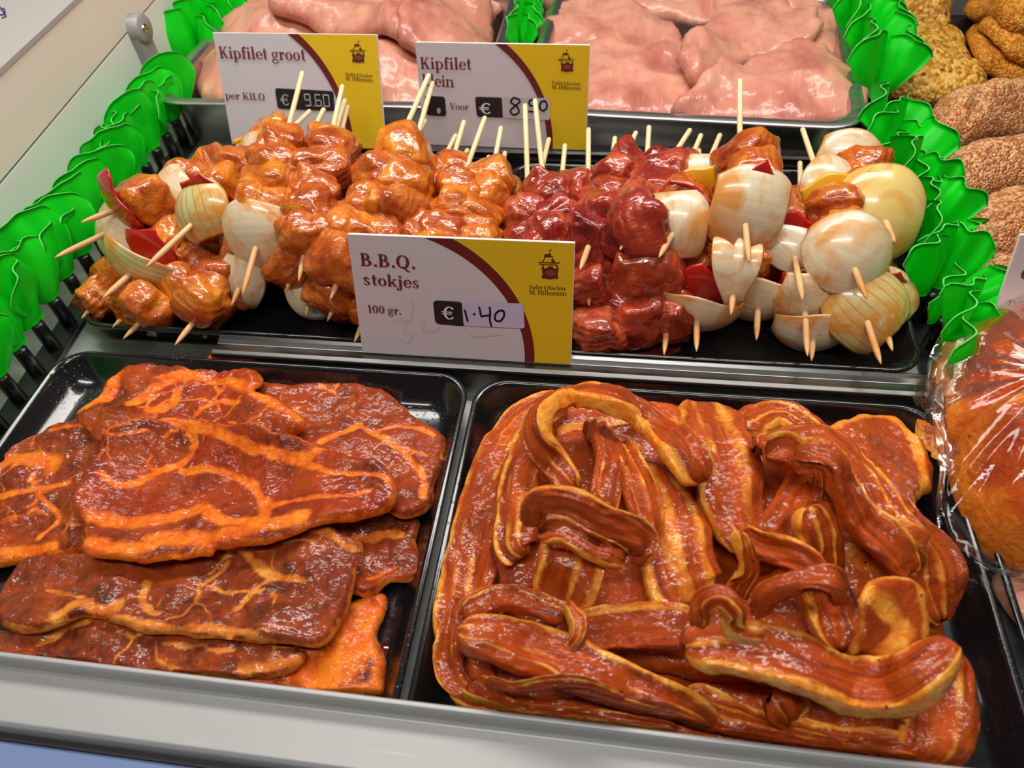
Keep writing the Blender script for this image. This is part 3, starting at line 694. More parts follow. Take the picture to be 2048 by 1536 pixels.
def seg7(c):
    if c == '.': return .22, rect(.04, 0, .14, .1)
    t = .11; D = {'a': (.08, 1 - t, .52, 1), 'd': (.08, 0, .52, t), 'g': (.08, .5 - t / 2, .52, .5 + t / 2), 'b': (.50, .53, .60, .97), 'c': (.50, .03, .60, .47), 'f': (0, .53, .10, .97), 'e': (0, .03, .10, .47)}
    r = []
    for s in SEG7[c]: r += rect(*D[s])
    return .74, r
def line_polys(txt, fn=glyph, track=.02):
    x = 0; out = []
    for c in txt:
        a, p = fn(c); out += [[(q[0] + x, q[1]) for q in poly] for poly in p]; x += a + track
    return out, x - track
class Card:
    def __init__(s, name, bl, br, tl, lean, label, z0=0.0, tr=None, cat='price card', group='price cards', mat='card'):
        s.BL = P(*bl, z0); BR = P(*br, z0); u = BR - s.BL; s.w = np.linalg.norm(u); s.u = u / s.w
        a = math.radians(lean); b = np.cross([0, 0, 1.0], s.u); s.v = np.array([0, 0, 1.0]) * math.cos(a) + b * math.sin(a); s.n = np.cross(s.u, s.v)
        s.h = 1; s.h = s.uv(*tl)[1] * s.w / s.w; q = s.raw(*tl); s.h = q[1]
        if tr: s.h = (q[1] + s.raw(*tr)[1]) / 2
        s.e = empty(name, s.BL + s.u * s.w / 2, label, cat, group)
        V = [s.at(x, y, d) for d in (0, -.007) for x, y in ((0, 0), (s.w, 0), (s.w, s.h), (0, s.h))]
        o = obj('card', V, [(0, 1, 2, 3), (7, 6, 5, 4), (0, 4, 5, 1), (1, 5, 6, 2), (2, 6, 7, 3), (3, 7, 4, 0)], None, s.e, smooth=False, mats=[M[mat], M['card_edge']], midx=[0, 0, 1, 1, 1, 1])
        bevel(o, .0006, 1)
    def raw(s, px, py):
        r = ray(px, py); k = ((s.BL - CAM) @ s.n) / (r @ s.n); q = CAM + r * k - s.BL; return np.array([q @ s.u, q @ s.v])
    def uv(s, px, py): return s.raw(px, py)
    def at(s, x, y, d): return s.BL + s.u * x + s.v * y + s.n * d
    def polys(s, name, polys, mat, d, parent=None, step=0.0):
        V = []; f = []
        for p in polys:
            k = len(V); V += [s.at(x, y, d + step * len(f)) for x, y in p]; f.append(tuple(range(k, k + len(p))))
        return obj(name, V, f, M[mat], parent or s.e, smooth=False)
    def text(s, txt, p0, p1, hpx, mat, d=.0022, fn=glyph, name='lettering', parent=None):
        """from baseline pixel p0 to p1, capitals hpx tall"""
        a = s.uv(*p0); b = s.uv(*p1); top = s.uv(p0[0], p0[1] - hpx); H = np.linalg.norm(top - a); e = b - a; L = np.linalg.norm(e); e /= L; nn = np.array([-e[1], e[0]])
        pl, wd = line_polys(txt, fn); k = L / wd
        return s.polys(name, [[tuple(a + e * x * k + nn * y * H) for x, y in p] for p in pl], mat, d, parent)
    def frac(s, pts): return [(x * s.w, y * s.h) for x, y in pts]
    def design(s, o_=(.73, 1.10), i_=(.685, 1.015)):
        ins = .004; w, h = s.w, s.h
        def ell(rx, ry): return [((.1 + rx * math.cos(a)) * w, (.05 + ry * math.sin(a)) * h) for a in np.linspace(-.06, math.pi / 2, 60) if .05 + ry * math.sin(a) <= 1 - ins]
        out = ell(*o_); inn = ell(*i_)
        def clipb(e): return [(x, max(y, ins * w)) for x, y in e]
        out = clipb(out); inn = clipb(inn)
        def topx(rx, ry): return (.1 + rx * math.sqrt(max(0, 1 - ((.95 - ins) / ry) ** 2))) * w
        out.append((topx(*o_), h * (1 - ins))); inn.append((topx(*i_), h * (1 - ins)))
        R = w * (1 - ins)
        q = []
        for a, b in zip(out[:-1], out[1:]): q.append((a, (R, a[1]), (R, b[1]), b))
        s.polys('yellow_field', q, 'card_yellow', .0008)
        n = 50; f = lambda e: np.c_[np.interp(np.linspace(0, 1, n), np.linspace(0, 1, len(e)), [p[0] for p in e]), np.interp(np.linspace(0, 1, n), np.linspace(0, 1, len(e)), [p[1] for p in e])]
        fo, fi = f(out), f(inn); s.polys('maroon_arc', [(tuple(fi[k]), tuple(fo[k]), tuple(fo[k + 1]), tuple(fi[k + 1])) for k in range(n - 1)], 'card_maroon', .0012)
    def stroke(s, px, width, mat, d=.003, name='handwriting', n=None):
        p = spline([s.uv(*q) for q in px], n or 4 * len(px)) if len(px) > 2 else np.array([s.uv(*q) for q in px])
        out = []
        for a, b in zip(p[:-1], p[1:]):
            t = (b - a) / (np.linalg.norm(b - a) + 1e-9); m_ = np.array([-t[1], t[0]]) * width / 2; t = t * width * .3; out.append((tuple(a - m_ - t), tuple(b - m_ + t), tuple(b + m_ + t), tuple(a + m_ - t)))
        return out
    def logo(s, cx, cy, k, ang=0.0):
        """cx, cy: pixel of the crest's centre; k: size of one design unit in pixels (design measured on a 1418 px wide enlargement)"""
        ca, sa = math.cos(ang), math.sin(ang)
        def T(p): x, y = (p[0] - 700) * k, (p[1] - 620) * k; return s.uv(cx + x * ca - y * sa, cy + x * sa + y * ca)
        lg = s.polys('crest', [[tuple(T(p)) for p in [(495, 560), (540, 545), (575, 585), (640, 560), (660, 525), (760, 525), (780, 560), (835, 585), (870, 550), (910, 565), (890, 640), (880, 720), (910, 790), (870, 820), (820, 800), (760, 825), (650, 825), (590, 805), (540, 820), (505, 785), (530, 720), (520, 640)]]], 'ink_brown', .0018)
        s.polys('crest_oval', [[tuple(T((715 + 125 * math.cos(a), 680 + 75 * math.sin(a)))) for a in np.linspace(0, 6.283, 24, endpoint=False)][::-1]], 'logo_red', .0024, lg)
        L = [((430, 440), (900, 440), 26), ((440, 485), (860, 488), 20), ((445, 430), (445, 490), 16), ((895, 455), (930, 410), 16), ((520, 420), (575, 330), 22), ((570, 320), (580, 260), 40), ((575, 265), (700, 260), 50), ((690, 215), (690, 300), 40), ((600, 300), (750, 290), 24), ((745, 290), (765, 360), 18), ((735, 360), (795, 430), 60), ((660, 175), (720, 125), 22), ((530, 480), (545, 560), 26), ((860, 480), (865, 560), 26), ((510, 490), (560, 560), 14), ((840, 490), (890, 550), 14)]
        out = []
        for a, b, wd in L:
            a = np.array(a, float); b = np.array(b, float); t = (b - a) / np.linalg.norm(b - a); m_ = np.array([-t[1], t[0]]) * wd / 2
            out.append([tuple(T(q)) for q in (a - m_, b - m_, b + m_, a + m_)])
        s.polys('crest_scale', out, 'ink_brown', .0016, lg)
    def rr(s, px, r=.3, n=5):
        """rounded quad from four pixel corners (bl, br, tr, tl)"""
        c = [s.uv(*q) for q in px]; out = []
        for i in range(4):
            p, a, b = c[i], c[i - 1], c[(i + 1) % 4]; q = min(np.linalg.norm(a - p), np.linalg.norm(b - p)) * r
            e0 = p + (a - p) / np.linalg.norm(a - p) * q; e1 = p + (b - p) / np.linalg.norm(b - p) * q
            for t in np.linspace(0, 1, n): out.append(tuple((1 - t) ** 2 * e0 + 2 * t * (1 - t) * p + t * t * e1))
        return out
c = Card('price_card', (725, 705), (1142, 730), (695, 467), 18, 'white and yellow price card reading B.B.Q. stokjes, in front of the skewers', .002, tr=(1152, 487))
c.design(); c.text('B.B.Q.', (722, 530), (833, 537), 25, 'ink_maroon'); c.text('s/tokjes', (728, 568), (840, 575), 22, 'ink_maroon'); c.text('100 gr.', (736, 624), (804, 628), 15, 'ink_maroon')
c.text('Poelier & Kaasboer', (1059, 577), (1132, 580), 8, 'ink_brown', .0016); c.text('M. Hilboezen', (1059, 588), (1133, 591), 9.5, 'ink_brown', .0016)
c.logo(1100, 540, .0846, .03)
c.polys('price_box', [c.rr([(871, 647), (932, 652), (925, 603), (866, 600)], .18)], 'ink_black', .0014)
tp_ = c.polys('tape_strip', [c.rr([(928, 651), (1050, 656), (1046, 606), (924, 603)], .12)], 'tape', .0020)
c.text('E', (885, 637), (913, 639), 26, 'ink_white', .0024)
hw = []
for st in ([(930, 619), (933, 630), (936, 641)], [(948, 626), (949, 627), (950, 627)], [(959, 613), (961, 622), (963, 631), (970, 630), (981, 629)], [(980, 613), (981, 625), (980, 637), (983, 651)], [(1008, 621), (999, 620), (991, 628), (991, 638), (1000, 641), (1008, 632), (1008, 622), (1004, 619)]): hw += c.stroke(st, .0034, 'ink_black')
c.polys('handwriting', hw, 'ink_black', .0030)
gh = []
for st in ([(790, 645), (812, 640), (806, 664), (824, 668), (818, 684), (802, 680)], [(826, 600), (820, 640), (800, 634)], [(850, 640), (846, 660), (870, 662), (880, 645)], [(935, 660), (950, 672), (1000, 668)], [(1036, 610), (1022, 612), (1020, 624), (1034, 628), (1030, 640), (1018, 638)]): gh += c.stroke(st, .0042, 'ink_ghost')
c.polys('wiped_marks', gh, 'ink_ghost', .0004, step=.00001)
c = Card('price_card', (464, 288), (772, 299), (428, 62), 20, 'price card reading Kipfilet groot, leaning at the left steel tray', .028, tr=(757, 72))
c.design((.70, 1.20), (.665, 1.13)); c.text('Kipfilet groot', (441, 116), (613, 121), 23, 'ink_maroon'); c.text('per KILO', (452, 197), (532, 201), 14, 'ink_maroon')
c.text('Poelier & Kaasboer', (692, 151), (746, 155), 7, 'ink_brown', .0016); c.text('M. Hilboezen', (692, 160), (746, 164), 8, 'ink_brown', .0016); c.logo(717, 112, .0625, .03)
c.polys('price_box', [c.rr([(556, 217), (670, 222), (667, 182), (550, 176)], .16)], 'ink_black', .0014)
c.text('E', (563, 210), (583, 211), 22, 'lcd_grey', .0024); c.text('9.60', (611, 212), (664, 214), 25, 'lcd_grey', .0024, seg7)
c = Card('price_card', (848, 289), (1172, 301), (829, 82), 13, 'price card reading Kipfilet klein, with a handwritten 8.50, in the centre', .028, tr=(1178, 92))
c.design((.70, 1.20), (.665, 1.13)); c.text('Kipfilet', (842, 137), (944, 139), 23, 'ink_maroon'); c.text('klein', (846, 171), (909, 174), 23, 'ink_maroon'); c.text('Voor', (900, 218), (938, 220), 13, 'ink_maroon')
c.text('Poelier & Kaasboer', (1104, 168), (1161, 171), 7, 'ink_brown', .0016); c.text('M. Hilboezen', (1104, 177), (1162, 180), 8, 'ink_brown', .0016); c.logo(1134, 130, .0640, .03)
c.polys('count_box', [c.rr([(853, 230), (893, 232), (890, 193), (849, 191)], .16)], 'ink_black', .0014); c.polys('price_box', [c.rr([(954, 233), (1008, 235), (1006, 195), (950, 193)], .16)], 'ink_black', .0014)
c.polys('tape_strip', [c.rr([(1006, 236), (1100, 240), (1100, 196), (1004, 193)], .12)], 'tape_clear', .0020)
c.text('E', (960, 227), (986, 228), 22, 'ink_white', .0024)
c.polys('count_mark', [[tuple(c.uv(878 + 4 * math.cos(a), 221 + 6 * math.sin(a))) for a in np.linspace(0, 6.28, 12, endpoint=False)][::-1]], 'lcd_grey', .0022)
hw = []
for st in ([(1040, 199), (1028, 195), (1022, 204), (1034, 212), (1038, 224), (1027, 229), (1021, 221), (1030, 212), (1041, 202)], [(1049, 222), (1050, 223), (1051, 223)], [(1072, 200), (1060, 200), (1060, 210), (1070, 212), (1069, 222), (1058, 222)], [(1090, 201), (1082, 204), (1080, 215), (1087, 221), (1094, 213), (1092, 203), (1088, 201)]): hw += c.stroke(st, .0042, 'ink_black')
c.polys('handwriting', hw, 'ink_black', .0030)
c = Card('price_card', (1976, 664), (2230, 672), (2062, 470), 18, 'pinkish price card cut off by the right edge, above the bagged meat', .06, mat='card_pink')
c.text('per', (2012, 613), (2056, 616), 20, 'ink_maroon'); c.text('c', (2038, 556), (2056, 557), 30, 'ink_maroon')
# ------------------------------------------------------------------ marinated steaks in the front left tray
TZ = -.048
hp = Heap(-1.5, -.2, .1, 1.0, TZ)
Z2 = lambda pts: ZZ(0, 680, .4688, pts)
G = 'marinated steaks in the front left tray'
def steak(label, pts, seams=(), **kw):
    k = dict(t=.023, er=.011, h=.005, amp=.011, rough=.0030, wav=.016, ymin=.310); k.update(kw)
    return slab(hp, 'marinated_steak', Z2(pts), k.pop('t'), k.pop('er'), k.pop('mat', 'steak'), label, 'steak', G, seams=[(w, Z2(p)) for w, p in seams], **k)
steak('bright orange fatty steak poking out lowest at the bottom right of the heap', [(1620, 1100), (1632, 1250), (1630, 1420), (1590, 1530), (1300, 1560), (1000, 1520), (800, 1450), (900, 1250), (1200, 1150), (1450, 1120)],
      [(.035, [(1580, 1180), (1560, 1300), (1500, 1400), (1350, 1460)]), (.03, [(1450, 1250), (1480, 1380), (1250, 1450)]), (.03, [(1200, 1440), (1400, 1480)])], rim=.03, seed=1)
steak('dark marinated steak lowest at the front, running along the ledge', [(-120, 1220), (60, 1240), (350, 1170), (700, 1230), (1100, 1290), (1315, 1320), (1285, 1400), (1060, 1490), (800, 1500), (500, 1470), (200, 1430), (-120, 1390)],
      [(.012, [(1270, 1360), (1150, 1390), (1020, 1430)]), (.010, [(200, 1290), (330, 1200), (420, 1190)]), (.004, [(700, 1290), (850, 1330), (1000, 1340)])], rim=.008, seed=2, mat='steak_brown')
steak('rough red steak edge below the largest steak, right of the heap', [(1200, 820), (1500, 740), (1700, 720), (1780, 760), (1765, 880), (1800, 950), (1790, 1015), (1640, 1045), (1520, 1100), (1350, 1050), (1150, 950)],
      [(.010, [(1500, 870), (1600, 860), (1700, 830)]), (.008, [(1560, 1020), (1680, 990)])], rim=.006, seed=3, mat='steak_dark', amp=.014, rough=.004)
steak('dark brown steak lying flat at the back right of the heap', [(1080, 215), (1200, 188), (1500, 200), (1660, 245), (1800, 340), (1885, 420), (1880, 540), (1850, 620), (1850, 700), (1780, 750), (1650, 720), (1450, 620), (1200, 480), (1050, 330)],
      [(.010, [(1380, 440), (1500, 410), (1560, 370)]), (.008, [(1560, 380), (1680, 460), (1780, 560), (1800, 680)]), (.006, [(1620, 400), (1760, 380), (1840, 430)]), (.005, [(1700, 470), (1830, 520)])], rim=.004, seed=4, mat='steak_dark', lift=.012)
steak('wide steak at the left edge of the tray with its end outside the picture', [(-330, 560), (-150, 470), (0, 455), (200, 395), (430, 312), (570, 340), (540, 460), (480, 640), (400, 800), (370, 905), (150, 945), (0, 962), (-200, 960), (-380, 800)],
      [(.022, [(-40, 560), (90, 520), (220, 525), (230, 545)]), (.006, [(230, 400), (400, 360), (560, 350)]), (.008, [(-30, 690), (150, 650), (300, 610)]), (.010, [(-60, 940), (100, 920), (260, 890)]), (.006, [(180, 660), (280, 760), (200, 860)])], rim=.014, seed=5, lift=.01)
steak('large brown steak at the front with pale forked fat seams', [(120, 940), (350, 905), (700, 860), (1100, 800), (1330, 770), (1450, 820), (1552, 880), (1530, 975), (1512, 1100), (1460, 1220), (1360, 1312), (1200, 1300), (900, 1275), (600, 1245), (350, 1185), (200, 1240), (40, 1250), (-20, 1140), (60, 1010)],
      [(.010, [(1040, 920), (1110, 970), (1170, 1015), (1300, 1050)]), (.007, [(1330, 820), (1450, 860), (1540, 900)]), (.006, [(1170, 1015), (1010, 1170)]), (.014, [(230, 1200), (340, 1150), (420, 1190), (520, 1160)]), (.008, [(640, 1040), (620, 1110), (660, 1160), (700, 1180)]),
       (.009, [(420, 1190), (600, 1215), (780, 1240), (1000, 1265), (1250, 1290)]), (.006, [(40, 1230), (130, 1280), (210, 1300)]), (.005, [(230, 1060), (330, 1100), (400, 1160)]), (.005, [(880, 1080), (960, 1020), (980, 980)])], rim=.004, seed=6, mat='steak_brown', lift=.006)
steak('bumpy steak at the back of the heap with a curled up lobe', [(340, 330), (420, 228), (495, 140), (600, 115), (720, 112), (880, 108), (880, 80), (1000, 55), (1045, 90), (1112, 140), (1112, 190), (1085, 212), (1220, 270), (1320, 350), (1240, 420), (900, 430), (600, 420), (420, 420)],
      [(.020, [(350, 310), (430, 260), (480, 180)]), (.016, [(560, 280), (700, 210), (850, 185), (980, 190), (1100, 250), (1270, 350)]), (.012, [(640, 310), (760, 290), (780, 230)]), (.009, [(890, 90), (900, 130), (700, 190)]), (.007, [(850, 340), (950, 280), (1010, 290)])], rim=.010, seed=7, amp=.014, lift=.012)
steak('largest steak on top of the heap, red with bright orange fat seams', [(368, 780), (325, 730), (340, 640), (395, 500), (450, 400), (560, 332), (720, 328), (950, 350), (1200, 380), (1360, 440), (1500, 480), (1640, 545), (1705, 640), (1690, 720), (1530, 770), (1350, 792), (1150, 850), (930, 880), (890, 925), (640, 952), (480, 932), (365, 900)],
      [(.013, [(720, 330), (830, 360), (960, 390), (1050, 460), (1180, 500), (1330, 505), (1420, 440)]), (.010, [(830, 360), (850, 440), (810, 530), (700, 590), (530, 640), (430, 600)]), (.009, [(800, 580), (960, 590), (1090, 640), (1150, 700), (1240, 690)]),
       (.018, [(380, 770), (520, 800), (700, 780), (850, 740), (950, 790), (1130, 760), (1150, 700)]), (.022, [(390, 890), (560, 900), (720, 870), (900, 870), (1100, 800), (1300, 770)]), (.005, [(660, 500), (640, 550), (700, 580)]), (.004, [(660, 390), (480, 440), (520, 380), (640, 345)]),
       (.007, [(1330, 520), (1450, 570), (1600, 580), (1680, 640)]), (.006, [(1250, 690), (1450, 700), (1600, 660)]), (.004, [(720, 420), (760, 390), (840, 400)])], rim=.010, seed=8, lift=.014, h=.005)
# ------------------------------------------------------------------ pork belly slices in the front centre tray
hb = Heap(-.35, .65, .1, 1.0, TZ)
BG = 'marinated belly slices in the front centre tray'
def bed(label, px, seams=(), **kw):
    k = dict(t=.032, er=.02, h=.0055, amp=.010, rough=.003, wav=.012, ymin=.310); k.update(kw)
    return slab(hb, 'belly_slice', px, k.pop('t'), k.pop('er'), 'belly', label, 'pork', BG, seams=seams, **k)
def st(label, path, **kw): return strip(hb, path, label, group=BG, name='belly_strip', **kw)
bed('broad belly slice at the bottom of the heap, back half', [(985, 860), (1150, 800), (1400, 820), (1640, 850), (1770, 905), (1790, 1050), (1700, 1110), (1400, 1120), (1100, 1110), (960, 1080)], [(.02, [(1000, 900), (1300, 860), (1600, 880)])], seed=21)
bed('broad belly slice at the bottom of the heap, front half', [(950, 1100), (1200, 1110), (1500, 1120), (1870, 1100), (1890, 1250), (1890, 1480), (1700, 1590), (1400, 1550), (1100, 1480), (940, 1420), (905, 1250)], [(.02, [(950, 1150), (1300, 1200), (1800, 1200)])], seed=22)
bed('second belly slice of the heap, under the middle', [(1050, 900), (1300, 850), (1600, 900), (1800, 980), (1830, 1150), (1750, 1320), (1500, 1370), (1200, 1320), (1020, 1230), (990, 1050)], [(.02, [(1100, 1000), (1500, 1050), (1750, 1150)])], seed=23, t=.03)
st('long belly slice down the left side of the heap, pale fat rim outward', [(1125, 800, 75, 10, 0), (1040, 862, 95, 5, .0), (985, 960, 105, -5, .0), (950, 1070, 110, -5, .0), (930, 1180, 100, -8, .0), (925, 1290, 90, -12, 0), (960, 1400, 85, -5, 0), (1010, 1420, 70, 0, 0)], seed=31, flip=1, t=.030, bands=((-.2, .13), (.35, .10)))
st('narrow fatty strip at the bottom left corner of the heap', [(925, 1190, 45, -10, .01), (905, 1270, 50, -20, .01), (905, 1340, 50, -20, .0), (935, 1400, 45, -10, 0)], seed=32, flip=1, t=.024)
st('striped belly slice inside the left rim, ending in a dark cut', [(1085, 850, 70, 0, .02), (1055, 930, 85, -10, .03), (1035, 1020, 95, -14, .03), (1030, 1090, 90, -10, .02), (1045, 1115, 80, 0, .01)], seed=33, flip=1, bands=((.3, .14), (-.25, .12), (-.7, .12)))
st('belly slice behind the heap, small hump at the rear edge', [(1480, 850, 70, 0, .01), (1540, 826, 75, 15, .01), (1590, 836, 75, 10, .01), (1640, 880, 60, 0, 0)], seed=34, flip=1)
bed('broad slice at the top right of the heap with a fat rim', [(1640, 872), (1700, 840), (1760, 829), (1815, 848), (1850, 900), (1864, 965), (1838, 1015), (1850, 1070), (1800, 1080), (1740, 1000), (1680, 940)], [(.014, [(1660, 868), (1720, 845), (1790, 850), (1830, 910), (1845, 980), (1830, 1040)])], rim=.014, seed=24, lift=.02, t=.034)
st('belly slice at the right edge, its corner pointing outward', [(1720, 1040, 90, 0, .0), (1800, 1070, 110, -5, .01), (1850, 1120, 110, -8, .01), (1865, 1190, 100, -6, .01), (1880, 1240, 70, 0, 0)], seed=35, flip=1, bands=((-.3, .13), (.2, .12)))
st('belly slice hanging down the bottom right corner', [(1895, 1290, 60, 0, .04), (1890, 1370, 95, -12, .03), (1880, 1450, 105, -12, .02), (1868, 1530, 110, -5, .02), (1850, 1600, 100, 0, .01)], seed=36, flip=1)
st('belly slice along the front under the others, right of centre', [(1360, 1410, 90, 8, 0), (1450, 1452, 95, 10, .01), (1570, 1482, 95, 8, .01), (1700, 1508, 95, 6, .01), (1840, 1535, 85, 4, 0)], seed=37, flip=-1, bands=((.0, .12), (.45, .10)))
st('belly slice along the front ledge, left of centre', [(945, 1360, 80, 0, .0), (985, 1412, 85, 10, .01), (1060, 1436, 90, 5, .01), (1160, 1446, 95, 0, .01), (1260, 1470, 95, 0, .01), (1350, 1490, 80, 0, 0)], seed=38, flip=1)
st('short belly tab hanging below the long front slice', [(1540, 1385, 80, 0, .03), (1565, 1412, 85, -10, .02), (1575, 1440, 75, -5, .0)], seed=39, flip=-1, n=36)
st('small belly tab under the right end of the long front slice', [(1775, 1375, 45, 0, .03), (1790, 1405, 48, -10, .02), (1800, 1432, 40, -5, .0)], seed=40, flip=-1, n=30)
st('broad smooth orange slice standing in the middle of the heap', [(1290, 930, 95, 0, .01), (1325, 1000, 130, 0, .03), (1345, 1090, 150, 0, .03), (1365, 1170, 150, 2, .02), (1390, 1215, 120, 0, .01)], seed=41, flip=1, t=.034, bands=((-.55, .28), (.15, .30)))
st('broad orange slice right of the middle, reaching the back', [(1405, 815, 115, 0, .0), (1430, 880, 135, 0, .02), (1455, 960, 130, 3, .03), (1475, 1040, 110, 5, .02), (1490, 1110, 85, 0, .02)], seed=42, flip=1, t=.034, bands=((-.4, .3), (.3, .16)))
st('thin strip between the dark fold and the broad orange slice', [(1240, 905, 50, 0, .02), (1275, 960, 62, -10, .02), (1292, 1020, 65, -10, .01), (1300, 1080, 55, 0, 0)], seed=43, flip=-1)
st('inner strip in the hollow under the big arch', [(1190, 850, 50, 20, .0), (1222, 905, 62, 18, .01), (1215, 970, 62, 10, .01), (1205, 1030, 55, 0, .0)], seed=44, flip=-1)
st('short square belly piece left of the middle, dotted with pepper', [(1150, 1075, 120, 0, .02), (1140, 1130, 130, 5, .03), (1125, 1185, 125, 0, .01), (1115, 1225, 100, 0, 0)], seed=45, flip=-1, n=44, bands=((.2, .2), (-.8, .2)))
st('big arched slice looping over the top left of the heap', [(1150, 980, 50, 10, .02), (1110, 930, 62, 25, .03), (1078, 875, 65, 40, .05), (1085, 825, 68, 40, .06), (1140, 795, 72, 30, .06), (1220, 800, 80, 22, .06), (1300, 842, 88, 15, .05), (1370, 905, 88, 10, .04), (1405, 965, 75, 5, .02)], seed=46, flip=1, t=.028, n=100, bands=((-.1, .12), (-.75, .2)))
st('pale fatty slice below the dark fold', [(1080, 1062, 60, -25, .02), (1130, 1060, 65, -15, .03), (1190, 1090, 65, -12, .03), (1250, 1120, 60, -5, .02)], seed=47, flip=1)
st('dark brown folded strip arching across the left middle', [(1062, 1045, 55, -45, .04), (1080, 1005, 62, -45, .07), (1140, 1003, 66, -40, .08), (1200, 1035, 62, -35, .07), (1250, 1058, 62, -25, .05), (1285, 1085, 60, -15, .03), (1275, 1130, 35, 0, .02)], seed=48, flip=-1, t=.022, bands=((-1.4, .1),))
st('ridged slice with two orange fat lines at the upper right', [(1520, 900, 55, 15, .03), (1575, 872, 70, 20, .04), (1645, 870, 78, 20, .04), (1705, 925, 82, 10, .05), (1752, 990, 85, 0, .05), (1800, 1050, 80, -5, .03), (1850, 1080, 60, 0, .02)], seed=49, flip=1, bands=((.0, .12), (-.55, .12)))
st('curling ribbon with an orange edge right of the middle', [(1530, 905, 45, -20, .04), (1575, 900, 62, -10, .06), (1607, 945, 78, 10, .06), (1600, 1010, 85, 20, .05), (1560, 1075, 80, 15, .04), (1535, 1110, 60, 5, .02)], seed=50, flip=-1, bands=((-1.3, .1),), t=.022)
st('dark fold running down the right side of the heap', [(1590, 915, 45, 15, .05), (1655, 925, 62, 25, .07), (1680, 975, 70, 15, .06), (1725, 1045, 75, 0, .05), (1780, 1090, 75, -8, .04), (1818, 1150, 60, -5, .03)], seed=51, flip=-1, bands=((.95, .12),), t=.024)
st('slice right of centre under the dark loops', [(1620, 1010, 80, 0, .01), (1640, 1080, 95, 0, .02), (1640, 1150, 100, 0, .02), (1660, 1230, 100, 0, .02), (1680, 1300, 80, 0, .02)], seed=52, flip=1)
st('dark glossy loop in the middle of the heap', [(1485, 1070, 45, -30, .05), (1530, 1095, 52, -35, .07), (1585, 1112, 55, -30, .07), (1612, 1140, 50, 0, .06), (1570, 1165, 45, 20, .05), (1510, 1185, 45, 10, .03)], seed=53, flip=-1, bands=((-1.4, .1),), t=.022)
st('pale twisted end of a slice in the middle of the heap', [(1475, 1062, 28, 10, .06), (1488, 1100, 34, 10, .06), (1498, 1145, 40, 0, .05), (1480, 1190, 50, 0, .03)], seed=54, flip=1, t=.020, n=44)
st('dark rounded fold end below the dark glossy loop', [(1515, 1225, 40, 0, .03), (1540, 1185, 45, 25, .05), (1600, 1165, 40, 30, .06), (1655, 1165, 55, 10, .06), (1672, 1195, 45, -10, .04)], seed=55, flip=-1, bands=((-1.4, .1),), t=.022)
bed('squarish flat slice at the right with a curled corner', [(1715, 1260), (1722, 1195), (1775, 1160), (1850, 1165), (1860, 1230), (1855, 1290), (1800, 1330), (1745, 1320), (1690, 1310)], [(.014, [(1730, 1195), (1790, 1250), (1760, 1310)]), (.012, [(1840, 1175), (1845, 1230), (1840, 1290)])], rim=.010, seed=25, lift=.015, t=.03)
st('short fatty strip above the lower left slice', [(925, 1225, 50, 0, .02), (985, 1200, 58, 15, .03), (1060, 1205, 58, 10, .03), (1130, 1235, 50, 0, .02)], seed=56, flip=-1, bands=((.3, .2),))
st('broad yellow orange slice left of centre near the front', [(1150, 1270, 70, 0, .02), (1220, 1255, 92, 8, .03), (1300, 1250, 95, 8, .03), (1390, 1255, 80, 5, .02)], seed=57, flip=-1, bands=((.6, .3), (-.1, .15)))
st('long reddish slice running diagonally to the front, left of centre', [(915, 1265, 70, 5, .03), (985, 1275, 95, 5, .04), (1080, 1310, 105, 5, .04), (1180, 1350, 110, 3, .04), (1280, 1395, 105, 0, .03), (1370, 1440, 85, 0, .02), (1420, 1475, 60, 0, .0)], seed=58, flip=-1, t=.03, n=90, bands=((.05, .10), (-.5, .08)))
st('thin fat edge of a slice below the long reddish slice', [(970, 1370, 32, -20, .02), (1030, 1392, 38, -20, .02), (1100, 1376, 34, -15, .03), (1170, 1378, 30, -10, .03), (1245, 1415, 26, 0, .02)], seed=59, flip=-1, t=.02, bands=((.2, .5),))
st('small brown curl resting on the lower left slices', [(1135, 1215, 26, 0, .05), (1158, 1245, 32, 20, .06), (1160, 1275, 30, 10, .06), (1145, 1300, 24, 0, .05)], seed=60, flip=1, t=.018, n=36)
st('longest slice across the lower right with a curled up right end', [(1370, 1290, 100, 5, .03), (1440, 1288, 115, 8, .05), (1520, 1305, 115, 5, .05), (1610, 1335, 110, 5, .05), (1700, 1368, 105, 5, .05), (1780, 1378, 100, 12, .05), (1845, 1345, 85, 20, .06), (1905, 1290, 55, 10, .06)], seed=61, flip=1, t=.030, n=100, bands=((.15, .11), (-.95, .26)))
st('rolled pale fat end at the top of the longest slice', [(1395, 1240, 40, -20, .06), (1410, 1205, 45, -30, .08), (1445, 1195, 45, -20, .09), (1472, 1222, 42, 0, .08), (1478, 1255, 35, 10, .06), (1530, 1270, 30, 0, .05)], seed=62, flip=1, t=.022, n=56, bands=((0, .5),))
